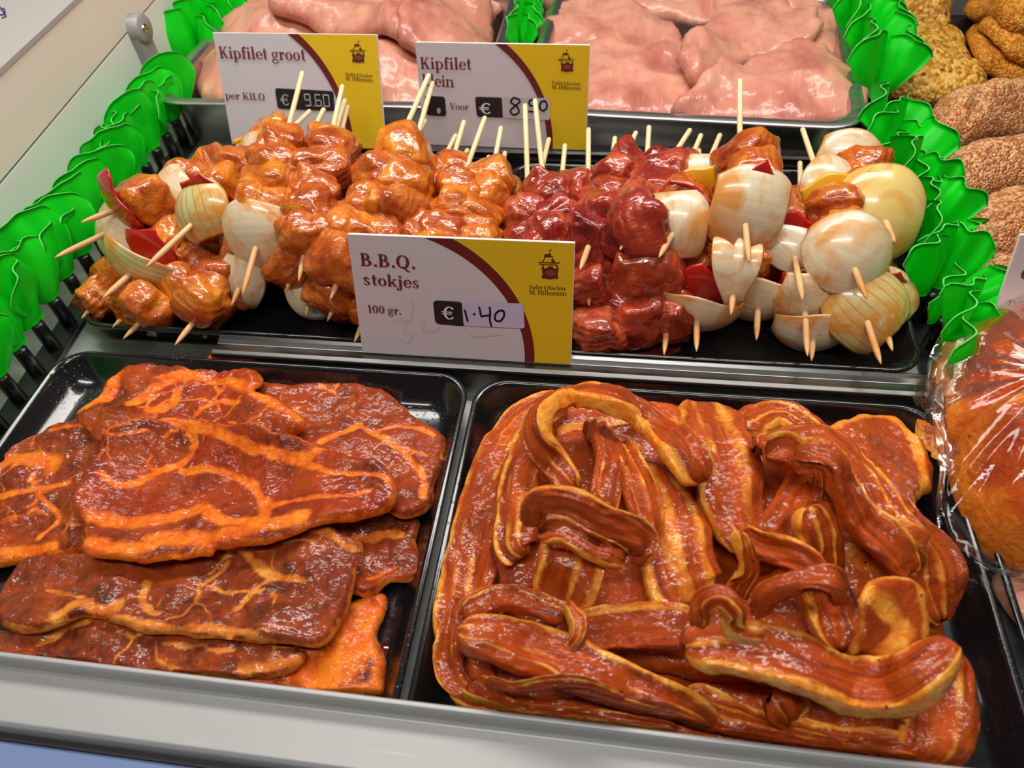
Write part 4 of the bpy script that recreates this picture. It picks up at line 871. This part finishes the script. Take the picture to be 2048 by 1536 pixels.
# ------------------------------------------------------------------ raw fillets
hc = Heap(-1.2, .7, 1.5, 2.6, .015)
CG = 'raw chicken fillets in the steel trays'
def fil(label, px, **kw):
    k = dict(t=.040, er=.06, dome=.032, h=.008, amp=.030, fr=11, rough=.004, wav=.02, smr=(1, 3)); k.update(kw)
    c_ = np.mean(px, 0); px = [tuple(c_ + (np.array(p) - c_) * 1.10) for p in px]
    return slab(hc, 'chicken_fillet', px, k.pop('t'), k.pop('er'), 'raw_chicken', label, 'chicken', CG, **k)
def R1(pts): return ZZ(1000, 0, .3711, pts)
fil('pink raw fillet at the top of the left steel tray', [(560, -30), (700, -60), (960, -40), (975, 25), (920, 55), (760, 60), (620, 40)], seed=71)
fil('raw fillet at the back left corner of the left steel tray', [(470, 60), (490, 10), (560, -40), (640, -30), (680, 40), (600, 90), (500, 90)], seed=72)
fil('raw fillet behind the top of the Kipfilet groot card', [(455, 60), (480, 28), (560, 14), (640, 36), (720, 66), (800, 100), (800, 150), (700, 170), (560, 160), (450, 130)], seed=73)
fil('raw fillet visible between the two Kipfilet price cards', [(745, 95), (800, 60), (880, 70), (940, 100), (930, 170), (860, 205), (770, 210), (730, 170)], seed=74)
fil('raw fillet bulging out left of the Kipfilet groot card', [(402, 165), (415, 120), (465, 100), (560, 120), (620, 160), (600, 200), (480, 205), (410, 190)], seed=75)
fil('raw fillet with a red blood mark above the Kipfilet groot card', [(545, 10), (600, -20), (760, -20), (840, 20), (800, 66), (700, 62), (620, 40)], seed=76, lift=.01)
fil('raw fillet at the right of the left steel tray behind the Kipfilet klein card', [(800, 40), (880, 0), (965, 0), (978, 50), (965, 120), (900, 120), (830, 95)], seed=77)
fil('raw fillet at the far back of the right steel tray', [(1100, -30), (1300, -80), (1600, -60), (1660, -10), (1600, 30), (1350, 30), (1150, 20)], seed=78)
fil('lobed raw fillet at the upper left of the right steel tray', [(1085, 60), (1108, 20), (1200, 2), (1295, 22), (1350, 60), (1345, 92), (1250, 104), (1150, 100), (1095, 90)], seed=79)
fil('small raw lobe at the right wall of the right steel tray', [(1600, 60), (1650, 20), (1690, 60), (1672, 100), (1640, 112), (1605, 95)], seed=80, t=.04)
fil('raw fillet behind the Kipfilet klein card, in the right steel tray', [(1120, 130), (1150, 95), (1220, 78), (1300, 90), (1372, 98), (1395, 150), (1365, 205), (1334, 225), (1200, 226), (1120, 200)], seed=81, lift=.012)
fil('large raw fillet lying diagonally with a red cut, in the right steel tray', R1([(1010, 330), (1010, 225), (1140, 110), (1290, 30), (1500, 10), (1700, 60), (1660, 200), (1560, 270), (1300, 330), (1120, 440)]), seed=82, lift=.014)
fil('largest raw fillet at the front right corner of the right steel tray', R1([(960, 565), (1090, 445), (1300, 330), (1500, 262), (1690, 235), (1830, 330), (1955, 425), (1950, 505), (1850, 600), (1650, 650), (1300, 640), (1050, 610)]), seed=83, lift=.016)
# ------------------------------------------------------------------ breaded pieces on the right
def R4(pts): return ZZ(1640, 0, .4559, pts)
hd = Heap(.55, 1.6, .9, 2.7, TZ)
def brd(name, mat, label, cat, px, **kw):
    k = dict(t=.05, er=.08, dome=.06, h=.008, amp=.014, fr=11, rough=.004, wav=.01, smr=(1, 4)); k.update(kw)
    return slab(hd, name, px, k.pop('t'), k.pop('er'), mat, label, cat, k.pop('group'), **k)
g1 = 'seeded breaded pieces at the top right'; g2 = 'orange breaded pieces at the top right corner'; g3 = 'brown crumbed fillets along the right edge'
brd('seeded_schnitzel', 'crumb_seed', 'rear seed crusted piece cut off by the top edge', 'breaded meat', R4([(255, 60), (290, 5), (400, -60), (570, -40), (580, 60), (560, 110), (480, 110), (350, 100)]), seed=91, group=g1)
brd('seeded_schnitzel', 'crumb_seed', 'large seed crusted golden piece beside the green leaves', 'breaded meat', R4([(195, 350), (250, 240), (285, 130), (350, 82), (480, 76), (560, 125), (640, 180), (665, 250), (738, 320), (732, 375), (650, 405), (520, 420), (350, 405), (225, 390)]), seed=92, group=g1, dome=.05)
brd('breaded_cutlet', 'crumb_orange', 'lowest orange breaded cutlet leaning at the seed crusted piece', 'breaded meat', R4([(650, 120), (700, 85), (800, 170), (900, 270), (960, 330), (880, 352), (800, 330), (715, 262), (670, 190)]), seed=93, group=g2, t=.04, dome=.03)
brd('breaded_cutlet', 'crumb_orange', 'middle orange breaded cutlet of the three at the top right corner', 'breaded meat', R4([(700, 95), (780, 80), (900, 140), (1000, 200), (1000, 290), (900, 262), (800, 190)]), seed=94, group=g2, t=.04, dome=.03)
brd('breaded_cutlet', 'crumb_orange', 'uppermost orange breaded cutlet cut off by the top right corner', 'breaded meat', R4([(645, 0), (740, -40), (900, -50), (1040, 0), (1040, 170), (930, 130), (800, 80), (690, 45)]), seed=95, group=g2, t=.045, dome=.04)
brd('crumbed_fillet', 'crumb_brown', 'left rear brown crumbed fillet, under its neighbour', 'breaded meat', R4([(470, 560), (468, 490), (550, 415), (690, 400), (760, 460), (700, 560), (600, 620), (480, 650)]), seed=96, group=g3)
brd('crumbed_fillet', 'crumb_brown', 'rearmost brown crumbed fillet at the right edge, below the orange cutlets', 'breaded meat', R4([(655, 400), (740, 365), (830, 345), (960, 335), (1080, 380), (1080, 560), (950, 580), (800, 585), (650, 610), (610, 560), (660, 480)]), seed=97, group=g3)
brd('crumbed_fillet', 'crumb_brown', 'long brown crumbed fillet in the middle of the stack', 'breaded meat', R4([(458, 790), (500, 690), (640, 640), (800, 590), (960, 575), (1080, 600), (1080, 800), (900, 810), (740, 850), (640, 900), (560, 950), (515, 900), (470, 860)]), seed=98, group=g3, dome=.07, lift=.01)
brd('crumbed_fillet', 'crumb_brown', 'brown crumbed fillet with a flat torn top, second from the front', 'breaded meat', R4([(605, 910), (700, 850), (820, 815), (950, 800), (1060, 830), (1060, 1060), (900, 1110), (740, 1120), (640, 1070), (595, 1010)]), seed=99, group=g3, dome=.06, lift=.01)
brd('crumbed_fillet', 'crumb_brown', 'frontmost brown crumbed fillet behind the pinkish price card', 'breaded meat', R4([(615, 1190), (700, 1120), (820, 1100), (980, 1090), (1080, 1150), (1060, 1320), (900, 1390), (720, 1430), (620, 1420), (585, 1350)]), seed=100, group=g3, dome=.06)
# ------------------------------------------------------------------ bagged meat and the pink piece in the tray below it
he = Heap(.5, 1.5, .2, 1.3, TZ)
slab(he, 'ham_slice', [(1985, 1165), (2015, 1120), (2060, 1100), (2130, 1130), (2150, 1260), (2090, 1320), (2050, 1260), (2020, 1230)], .03, .02, 'raw_chicken', 'pink piece of raw meat at the bottom right edge, below the bag', 'meat', None, seed=110)
bg = 'orange marinated pieces inside the clear bag'
slab(he, 'marinated_drumstick', [(1880, 860), (1872, 740), (1905, 668), (1990, 632), (2080, 620), (2160, 700), (2150, 860), (2040, 900), (1950, 890)], .09, .10, 'bag_meat', 'rear orange marinated piece inside the clear bag', 'chicken', bg, dome=.10, seed=111, h=.008, amp=.034, fr=12, rough=.004, rim=.05)
slab(he, 'marinated_drumstick', [(1908, 985), (1905, 900), (1945, 830), (2010, 780), (2110, 770), (2200, 850), (2200, 1060), (2090, 1120), (2010, 1105), (1945, 1060)], .10, .11, 'bag_meat', 'front orange marinated piece inside the clear bag', 'chicken', bg, dome=.10, seed=112, h=.008, amp=.034, fr=12, rough=.004, rim=.05, smr=(0, 2), lift=-.03)
# ------------------------------------------------------------------ juice
hs = Heap(-1.2, .7, .8, 1.7, TZ); hs2 = Heap(-1.2, -.1, .1, 1.0, TZ)
slab(hs, 'marinade_puddle', [(1150, 650), (1230, 640), (1330, 660), (1360, 700), (1290, 728), (1210, 722), (1150, 705)], .004, .006, 'red_juice', 'dark red puddle of marinade in front of the red skewers', 'puddle', None, amp=.0, h=.005, smr=(0, 0), wav=.01, seed=120)
slab(hs2, 'juice_drops', [(765, 1290), (785, 1300), (782, 1330), (790, 1350), (770, 1372), (752, 1350)], .003, .005, 'red_juice', 'small pool of juice beside the orange steak at the tray rim', 'puddle', None, amp=.0, h=.004, smr=(0, 0), wav=.01, seed=121)
# ------------------------------------------------------------------ clear bag around the two orange pieces
def film_bag():
    c = P(2050, 880, .06); n, k = 96, 40; V = []
    o = spline([(*P(x, y, .07)[:2],) for x, y in [(1868, 800), (1868, 720), (1900, 655), (1990, 618), (2090, 605), (2190, 690), (2225, 860), (2215, 1070), (2100, 1135), (2005, 1118), (1935, 1068), (1895, 990), (1893, 900)]], n, True)
    cc = o.mean(0)
    for i in range(n):
        d = o[i] - cc
        for j in range(k):
            a = math.pi * (j / (k - 1) - .5) * .98; r = math.cos(a) ** .55 * 1.03
            h = he.sm(1, 3) if False else 0
            V.append((cc[0] + d[0] * r, cc[1] + d[1] * r, .075 + .148 * math.sin(a) * (1 if a > 0 else .75)))
    V = np.array(V); top = V[:, 2] > .02
    b = he.at(BAGH, V[:, 0], V[:, 1]) + .010
    V[:, 2] = np.where(top & (V[:, 2] > .075), np.maximum(b, V[:, 2] * .25 + b * .75), V[:, 2])
    an = np.arctan2(V[:, 1] - cc[1], V[:, 0] - cc[0]); rr_ = np.hypot(V[:, 0] - cc[0], V[:, 1] - cc[1])
    wr = fbm(np.c_[np.cos(an) * 9, np.sin(an) * 9, rr_ * 5], 7, 3) * .010; V[:, 2] += wr * top
    f = grid_faces(n, k, close_u=True)
    bag = empty('plastic_bag', (cc[0], cc[1], -.03), 'clear plastic bag around two orange marinated pieces, at the right edge', 'bag')
    obj('bag_film', V, f, M['film'], bag)
    # flat sealed flap at the left, over the tray edge
    A = [P(1818, 775, .05), P(1845, 772, .07), P(1872, 765, .09), P(1885, 790, .10)]; B = [P(1838, 872, .02), P(1860, 905, .03), P(1885, 925, .05), P(1905, 915, .07)]
    A = spline(A, 22); B = spline(B, 22); W = []
    for i in range(22):
        for j in range(22):
            t = j / 21; p = A[i] * (1 - t) + B[i] * t; W.append(p + np.array([.3, -.6, .7]) * .012 * vnoise(np.array([[i * .35, j * .22, 0]]), 3)[0])
    obj('bag_flap', W, grid_faces(22, 22), M['film'], bag)
BAGH = he.sm(2, 4)
film_bag()
# ------------------------------------------------------------------ skewers
def ico(sub):
    bm = bmesh.new(); bmesh.ops.create_icosphere(bm, subdivisions=sub, radius=1); bm.verts.ensure_lookup_table()
    V = np.array([v.co[:] for v in bm.verts]); f = [tuple(v.index for v in q.verts) for q in bm.faces]; bm.free(); return V, f
ICO = ico(4)
def chunk_mesh(seed):
    V, f = ICO; r = np.random.RandomState(seed)
    q = np.sign(V) * np.abs(V) ** r.uniform(.62, .85, 3); q /= np.max(np.linalg.norm(q, axis=1))
    n = fbm(V * 1.3 + seed * 3.3, seed, 2); n2 = fbm(V * 3.2 + seed, seed + 50, 2); cr = np.abs(fbm(V * [1.2, 1.2, 2.4] + seed * 5, seed + 80, 2))
    return q * (1.12 + .36 * n + .12 * n2 - .25 * np.clip(.16 - cr, 0, 1))[:, None], f
def petal_mesh(al, be, th, seed, curve=(1, 1.15, .75), nu=26, nv=26, ragged=.08, pt=1.0):
    V = []; U = []; Wv = []
    for side in (1, 0):
        for i in range(nu):
            u = -1 + 2 * i / (nu - 1)
            for j in range(nv):
                v = -1 + 2 * j / (nv - 1); lat = be * v; e = 1 + ragged * math.sin(v * 2.3 + seed) + ragged * .6 * math.sin(v * 5 + 2 * seed)
                lon = al * u * e * (1 if pt == 1 else (1 - abs(v) ** 3 * pt)); s = 1.0 if side else 1 - th
                V.append((curve[0] * math.sin(lon) * math.cos(lat) * s, curve[1] * math.sin(lat) * s, curve[2] * (math.cos(lon) * math.cos(lat) - .45) * s - (0 if side else th * .2))); U.append(u); Wv.append(v)
    n = nu * nv; f = grid_faces(nu, nv) + grid_faces(nu, nv, off=n, flip=True)
    bd = [i * nv for i in range(nu)] + [(nu - 1) * nv + j for j in range(1, nv)] + [i * nv + nv - 1 for i in range(nu - 2, -1, -1)] + [j for j in range(nv - 2, 0, -1)]
    for a, b in zip(bd, bd[1:] + bd[:1]): f.append((b, a, a + n, b + n))
    return np.array(V), f, U, Wv
VAR = {}
def mesh_var(key, V, f, mat, U=None, Wv=None):
    me = bpy.data.meshes.new(key); me.from_pydata(np.asarray(V).tolist(), [], f); me.polygons.foreach_set('use_smooth', [True] * len(me.polygons))
    for k, a in (('u', U), ('v', Wv)):
        if a is not None: me.attributes.new(k, 'FLOAT', 'POINT').data.foreach_set('value', np.asarray(a, dtype=np.float32))
    me.materials.append(mat); return me
# meshes are in metres at unit radius 1 working unit * S
def scaled(V, k): return np.asarray(V) * k * S
for key, mat in (('C', 'chicken_orange'), ('R', 'chicken_red')):
    VAR[key] = []
    for s in range(14):
        V, f = chunk_mesh(s + (40 if key == 'R' else 0)); VAR[key].append(mesh_var('chicken_cube', scaled(V, .05), f, M[mat]))
VAR['O'] = []; VAR['G'] = []
for s in range(8):
    V, f, U, Wv = petal_mesh(math.radians((50, 58, 44, 60, 46, 52, 60, 42)[s]), math.radians((80, 50, 78, 47, 70, 83, 54, 64)[s]), .13, s, (1.18, 1.16, 1.0)); VAR['O'].append(mesh_var('onion_wedge', scaled(V, .062), f, M['onion'], U, Wv)); VAR['G'].append(mesh_var('onion_wedge', scaled(V, .062), f, M['onion_green'], U, Wv))
VAR['yellow'] = [mesh_var('onion_wedge', scaled(petal_mesh(math.radians(60), math.radians(58), .13, 2, (1.18, 1.16, .9))[0], .062), f, M['onion_yellow'], U, Wv)]
VAR['shard'] = []
for s in range(2):
    V, f2, U2, W2 = petal_mesh(math.radians((30, 22)[s]), math.radians(86), .2, s, (1.0, 1.25, .8), 18, 26); VAR['shard'].append(mesh_var('onion_shard', scaled(V, .062), f2, M['onion'], U2, W2))
for key, mat in (('P', 'pepper_red'), ('Y', 'pepper_yellow')):
    VAR[key] = []
    for s in range(5):
        V, f, U, Wv = petal_mesh(math.radians(44), math.radians(40), .13, s + 3, (1.25, 1.35, .75), 18, 18, .14); VAR[key].append(mesh_var('pepper_piece', scaled(V, .058), f, M[mat], U, Wv))
NAMES = {'C': 'chicken_cube', 'R': 'chicken_cube', 'O': 'onion_wedge', 'P': 'pepper_piece', 'Y': 'pepper_piece'}
def part_at(me, name, parent, pos, axis, roll, sc):
    o = bpy.data.objects.new(name, me); COL.objects.link(o); o.parent = parent
    z = Vector(axis).normalized(); x = Vector((1, 0, 0)) - z * z.x; x.normalize(); y = z.cross(x)
    R = Matrix((x, y, z)).transposed() @ Matrix.Rotation(roll, 3, 'Z')
    o.location = Vector(np.asarray(pos) - ORIGIN[parent.name]) * S; o.rotation_euler = R.to_euler(); o.scale = sc; return o
def skewer(tip, zt, back, seq, label, group, first=None, L=.66, sp=.064, k=1.0, zb=None, seed=0, rolls=(), start=None, kf=1.0, end=None, tz=.75, green=False, yellow=False, shard=False):
    """tip, back: pixels of the two ends; zt: height of the tip; seq: food from the tip backwards"""
    rng = random.Random(seed * 7 + 1); A = P(*tip, zt)
    if zb is None:
        zs = np.linspace(.02, .26, 200); zb = min(zs, key=lambda z: abs(np.linalg.norm(P(*back, z) - A) - L))
    while P(*back, zb)[1] > 1.555 and zb < .36: zb += .004      # stay in front of the rear price cards
    B = P(*back, zb); ln = np.linalg.norm(B - A); d = (B - A) / ln
    mid = (A + B) / 2; e = empty('skewer', mid, label, 'skewer', group)
    t = np.array([0, .012, .03, .055, .09, .2, .35, .5, .7, .9, .995, 1.0]); rad = np.array([.0009, .0026, .0044, .0056, .0058, .0056, .0056, .0056, .0056, .0056, .0056, .0048])
    bend = np.array([rng.uniform(-1, 1), 0, rng.uniform(-.6, .6)]) * .006
    pts = A + np.outer(t, B - A) + np.outer(np.sin(t * math.pi), bend); V, f = tube(pts, rad, 10)
    obj('stick', V, f, M['stick_wood'], e, attrs={'stain': np.clip(1.0 - np.repeat(t, 10) * 1.1, 0, 1)})
    s0 = start if start is not None else .062
    if first is not None:    # first piece sits where the photograph shows it
        zz = np.linspace(0, .4, 160) * ln; s0 = min(zz, key=lambda q: np.linalg.norm(proj(A + d * q) - np.array(first)))
    s = s0; smax = .66 * ln
    if end is not None:
        zz = np.linspace(.3, 1, 160) * ln; smax = min(zz, key=lambda q: np.linalg.norm(proj(A + d * q) - np.array(end)))
    for i, ch in enumerate(seq):
        if s > smax - .052: break
        if ch == '-': s += .04; continue
        pos = A + d * s + np.array([0, 0, 0]); ro = rolls[i] if i < len(rolls) and rolls[i] is not None else rng.uniform(0, 6.28)
        if shard and i == 0:      # split petals pointing up from the stick
            for q in (0, 1, 2):
                part_at(VAR['shard'][q % 2], 'onion_shard', e, pos + np.array([-.012 + .016 * q, 0, .020 + .006 * q]), -d + np.array([.5 - .5 * q, 0, .35]), .35 - .3 * q, (.95 - .12 * q, .95 - .15 * q, .9))
            s += .060 * k; continue
        me = rng.choice(VAR['yellow' if yellow and i == 0 else 'G' if green and i == 0 else ch])
        kk = k * (kf if i == 0 else 1)
        if ch in 'CR':
            off = np.array([rng.uniform(-1, 1), 0, rng.uniform(-.4, 1)]) * .010
            part_at(me, 'chicken_cube', e, pos + off, d + np.array([rng.uniform(-.3, .3) for _ in range(3)]), ro, (kk * rng.uniform(.88, 1.22), kk * rng.uniform(.88, 1.2), kk * rng.uniform(.80, 1.05)))
            s += sp * k * rng.uniform(.9, 1.05)
        elif ch == 'O':
            part_at(me, 'onion_wedge', e, pos - d * (-.012), -d + np.array([0, 0, tz]) + np.array([rng.uniform(-.15, .15) for _ in range(3)]), ro, (kk * rng.uniform(.9, 1.1), kk * rng.uniform(.9, 1.1), kk * rng.uniform(.8, 1.0)))
            s += .060 * k
        else:
            part_at(me, 'pepper_piece', e, pos - d * .012 + np.array([0, 0, .014]), (-d if rng.random() < .6 else d) + np.array([rng.uniform(-.25, .25) for _ in range(3)]), ro, (kk * 1.0, kk * rng.uniform(.9, 1.15), kk))
            s += .028 * k
    return e
GL = 'onion and pepper skewers at the left'; GC = 'orange chicken skewers in the middle'; GR = 'dark red chicken skewers in the middle'; GX = 'onion and pepper skewers at the right'
T = [
 # bottom layer, left
 ((163, 637), .0, (470, 330), 'CCOCCOC', 'lowest left skewer with a dark meat cube at its tip, at the tray corner', GL, None, {}),
 ((225, 655), .0, (520, 360), 'CCCOCCC', 'second skewer from the left in the bottom row, tip over the tray rim', GL, None, {}),
 ((246, 678), .0, (590, 330), 'CCCYCCO', 'third skewer from the left in the bottom row, bare pointed tip', GL, None, {'start': .09}),
 ((350, 690), .02, (640, 330), 'CCOCCCC', 'frontmost left skewer with a bright orange meat cube above the tray rim', GL, (408, 598), {'kf': 1.05}),
 ((463, 612), .03, (648, 218), 'OCCCOCC', 'shaded skewer below the white onion wedge, its stick stained brown', GL, None, {'end': (615, 290)}),
 ((205, 597), .07, (560, 300), 'OPCCOCCO', 'left skewer with a boat shaped onion wedge and red pepper at its front', GL, (285, 545), {'rolls': (.9,), 'tz': -.25, 'kf': 1.2, 'green': True}),
 # bottom and middle, orange
 ((572, 585), .05, (690, 200), 'CCCCCCC', 'orange chicken skewer just right of the white onion wedge, lower stick', GC, None, {'end': (668,262)}),
 ((612, 632), .01, (695, 212), 'OCCCCCC', 'low orange skewer with a pale onion base at its front', GC, None, {'end': (695, 265)}),
 ((655, 642), .02, (850, 240), 'CCCCCCC', 'low orange chicken skewer left of the price card, stained tip', GC, None, {'end': (820,292)}),
 ((708, 685), .0, (912, 270), 'CCCCCCC', 'orange chicken skewer whose tip shows at the lower left of the price card', GC, None, {'start': .08, 'end': (893,310)}),
 ((800, 626), .02, (928, 243), 'CCCCCCC', 'orange chicken skewer behind the card, back stick leaning right', GC, None, {'end': (885,305)}),
 ((880, 626), .02, (978, 313), 'CCCCCCC', 'low orange chicken skewer behind the middle of the price card', GC, None, {'end': (955,350)}),
 ((945, 628), .02, (1010, 305), 'CCCCCCC', 'low orange chicken skewer at the end of the orange group', GC, None, {'end': (998,332)}),
 # bottom, red
 ((1178, 612), .06, (1177, 258), 'RRRRRRR', 'dark red skewer with a pointed tip right of the price card', GR, None, {'start': .05, 'end': (1150,345)}),
 ((1090, 632), .01, (1130, 290), 'RRRRRRR', 'low dark red skewer behind the right part of the price card', GR, None, {'end': (1105,350)}),
 ((1200, 690), .0, (1230, 275), 'RRRRRR', 'lowest dark red skewer, its ragged end lying in marinade', GR, None, {'start': .03, 'end': (1210,305)}),
 ((1272, 672), .0, (1298, 253), 'RRRRRRR', 'dark red skewer with a shred of meat hanging at its tip', GR, None, {'start': .03, 'end': (1275,300)}),
 ((1285, 600), .05, (1402, 270), 'RRRRRRR', 'dark red skewer with a large smooth cube, left of the white onions', GR, (1300, 560), {'kf': 1.3, 'end': (1385,322)}),
 # bottom, right
 ((1328, 710), .0, (1372, 310), 'RRRCCCC', 'low right skewer of dark meat, bare tip beside the onion wedges', GX, None, {'start': .09, 'end': (1372,330)}),
 ((1393, 703), .02, (1398, 300), 'OPCCOCC', 'low right skewer with a wide striped onion wedge at its front', GX, (1393, 622), {'rolls': (1.57,), 'tz': -.1, 'kf': 1.25, 'end': (1396,340)}),
 ((1513, 680), .02, (1530, 330), 'OPCCOCC', 'low right skewer with dark red pepper over a pale onion wedge', GX, (1505, 600), {'rolls': (1.5,), 'tz': -.1, 'kf': 1.15}),
 ((1623, 722), .0, (1640, 360), 'OCCCOC', 'lowest right skewer, its tip hidden behind another tip', GX, (1618, 665), {'rolls': (1.57,), 'tz': 0}),
 ((1785, 702), .02, (1690, 380), 'OPCCCOC', 'low skewer at the far right with a thin pale onion end', GX, (1775, 610), {'rolls': (.8,)}),
 ((1615, 712), .04, (1600, 325), 'OPOCCYC', 'low right skewer with an onion boat and a bright red pepper strip', GX, (1610, 612), {'rolls': (1.3,), 'tz': -.15, 'kf': 1.08, 'end': (1602,350)}),
 ((1762, 728), .06, (1650, 350), 'OCPCOCC', 'right skewer with a large green striped onion wedge', GX, (1735, 625), {'rolls': (.9,), 'kf': 1.22, 'green': True}),
 # top layer, left
 ((110, 515), .12, (545, 318), 'OPCCOCYCO', 'left skewer whose long pale tip sticks out lowest over the green leaves', GL, (225, 455), {'rolls': (.5,), 'kf': 1.15, 'end': (545, 318)}),
 ((162, 445), .16, (590, 300), 'PCOCCOYCCO', 'uppermost left skewer with a red pepper chip at its pointed tip', GL, (258, 402), {'rolls': (.6, .0), 'kf': 1.1, 'end': (590, 300)}),
 ((485, 590), .10, (605, 145), 'OCCCCOCC', 'skewer with the broad white onion wedge, left of the orange chicken', GL, (520, 475), {'rolls': (1.65,), 'kf': 1.2, 'end': (583, 245)}),
 ((292, 535), .13, (620, 222), 'OPCCOCYOC', 'left skewer with a green striped onion wedge and a slanting tip', GL, (408, 440), {'rolls': (.35,), 'kf': 1.15, 'end': (590, 252), 'green': True}),
 # top layer, orange
 ((597, 563), .11, (685, 172), 'CCCCCCC', 'orange chicken skewer with a short bright tip, right of the white onion wedge', GC, (612, 480), {'end': (668, 250)}),
 ((660, 600), .09, (858, 150), 'CCCCCCC', 'orange chicken skewer with a long back stick before the Kipfilet klein card', GC, (690, 530), {'k': 1.15, 'end': (790,285)}),
 ((740, 575), .085, (865, 165), 'CCCCCCC', 'orange chicken skewer with an upright back stick beside the long one', GC, (750, 545), {'k': 1.12, 'end': (860,290)}),
 ((800, 575), .085, (935, 300), 'CCCCCC', 'upper orange chicken skewer left of the middle of the price card', GC, (815, 530), {'k': 1.05}),
 ((860, 580), .08, (970, 235), 'CCCCCCC', 'orange chicken skewer whose back stick stands before the Kipfilet klein price', GC, (870, 530), {'k': 1.05, 'end': (935,340)}),
 ((925, 580), .08, (1002, 255), 'CCCCCCC', 'last upper orange chicken skewer beside the dark red ones', GC, (935, 530), {'k': 1.0, 'end': (985,335)}),
 # top layer, red
 ((1062, 600), .055, (1050, 210), 'RRRRRR', 'first dark red skewer, its long back stick upright before the handwritten price', GR, (1060, 540), {'end': (1053,378)}),
 ((1040, 560), .05, (1098, 278), 'RRRRRR', 'dark red skewer with a back stick slanting across its neighbours', GR, None, {'end': (1035,385)}),
 ((1120, 585), .06, (1070, 200), 'RRRRRR', 'dark red skewer with a long back stick leaning left', GR, (1110, 540), {'end': (1085,345)}),
 ((1160, 540), .13, (1272, 265), 'RRRRRRR', 'dark red skewer with a reddened tip above the right end of the price card', GR, (1190, 470), {'end': (1272,300)}),
 ((1240, 500), .15, (1380, 260), 'RRRRRR', 'uppermost dark red skewer, tip half buried in meat', GR, (1258, 462), {'k': 1.15, 'kf': 1.2, 'end': (1340,325)}),
 # top layer, right
 ((1462, 630), .09, (1480, 300), 'OPCCOC', 'right skewer with a split onion shard pointing up', GX, (1452, 570), {'rolls': (.3,), 'kf': .95, 'shard': True}),
 ((1605, 600), .12, (1545, 320), 'OPCCYC', 'right skewer with a small pearly onion piece in the centre of the pile', GX, (1572, 508), {'rolls': (1.0,), 'kf': .95}),
 ((1318, 515), .16, (1440, 270), 'OPCYOC', 'right skewer with an egg shaped white onion wedge, nearest the dark red meat', GX, (1352, 460), {'rolls': (.1,), 'kf': 1.05}),
 ((1498, 525), .16, (1480, 160), 'OPCCOCYO', 'right skewer with a wide white onion wedge and the tallest pile of food', GX, (1488, 430), {'rolls': (1.4,), 'kf': 1.2, 'L': .62, 'end': (1492,250)}),
 ((1733, 597), .13, (1605, 258), 'OCCYOCC', 'right skewer with the largest round white onion wedge', GX, (1700, 520), {'rolls': (1.2,), 'kf': 1.22, 'end': (1640,342)}),
 ((1790, 485), .15, (1680, 272), 'OYCCOYC', 'far right skewer with a yellow tinted onion wedge beside the green leaves', GX, (1765, 430), {'rolls': (1.4,), 'kf': 1.3, 'end': (1692,297), 'yellow': True}),
]
for i, (tip, zt, back, seq, label, grp, first, kw) in enumerate(T):
    skewer(tip, zt, back, seq, label, grp, first, seed=i + 1, **kw)
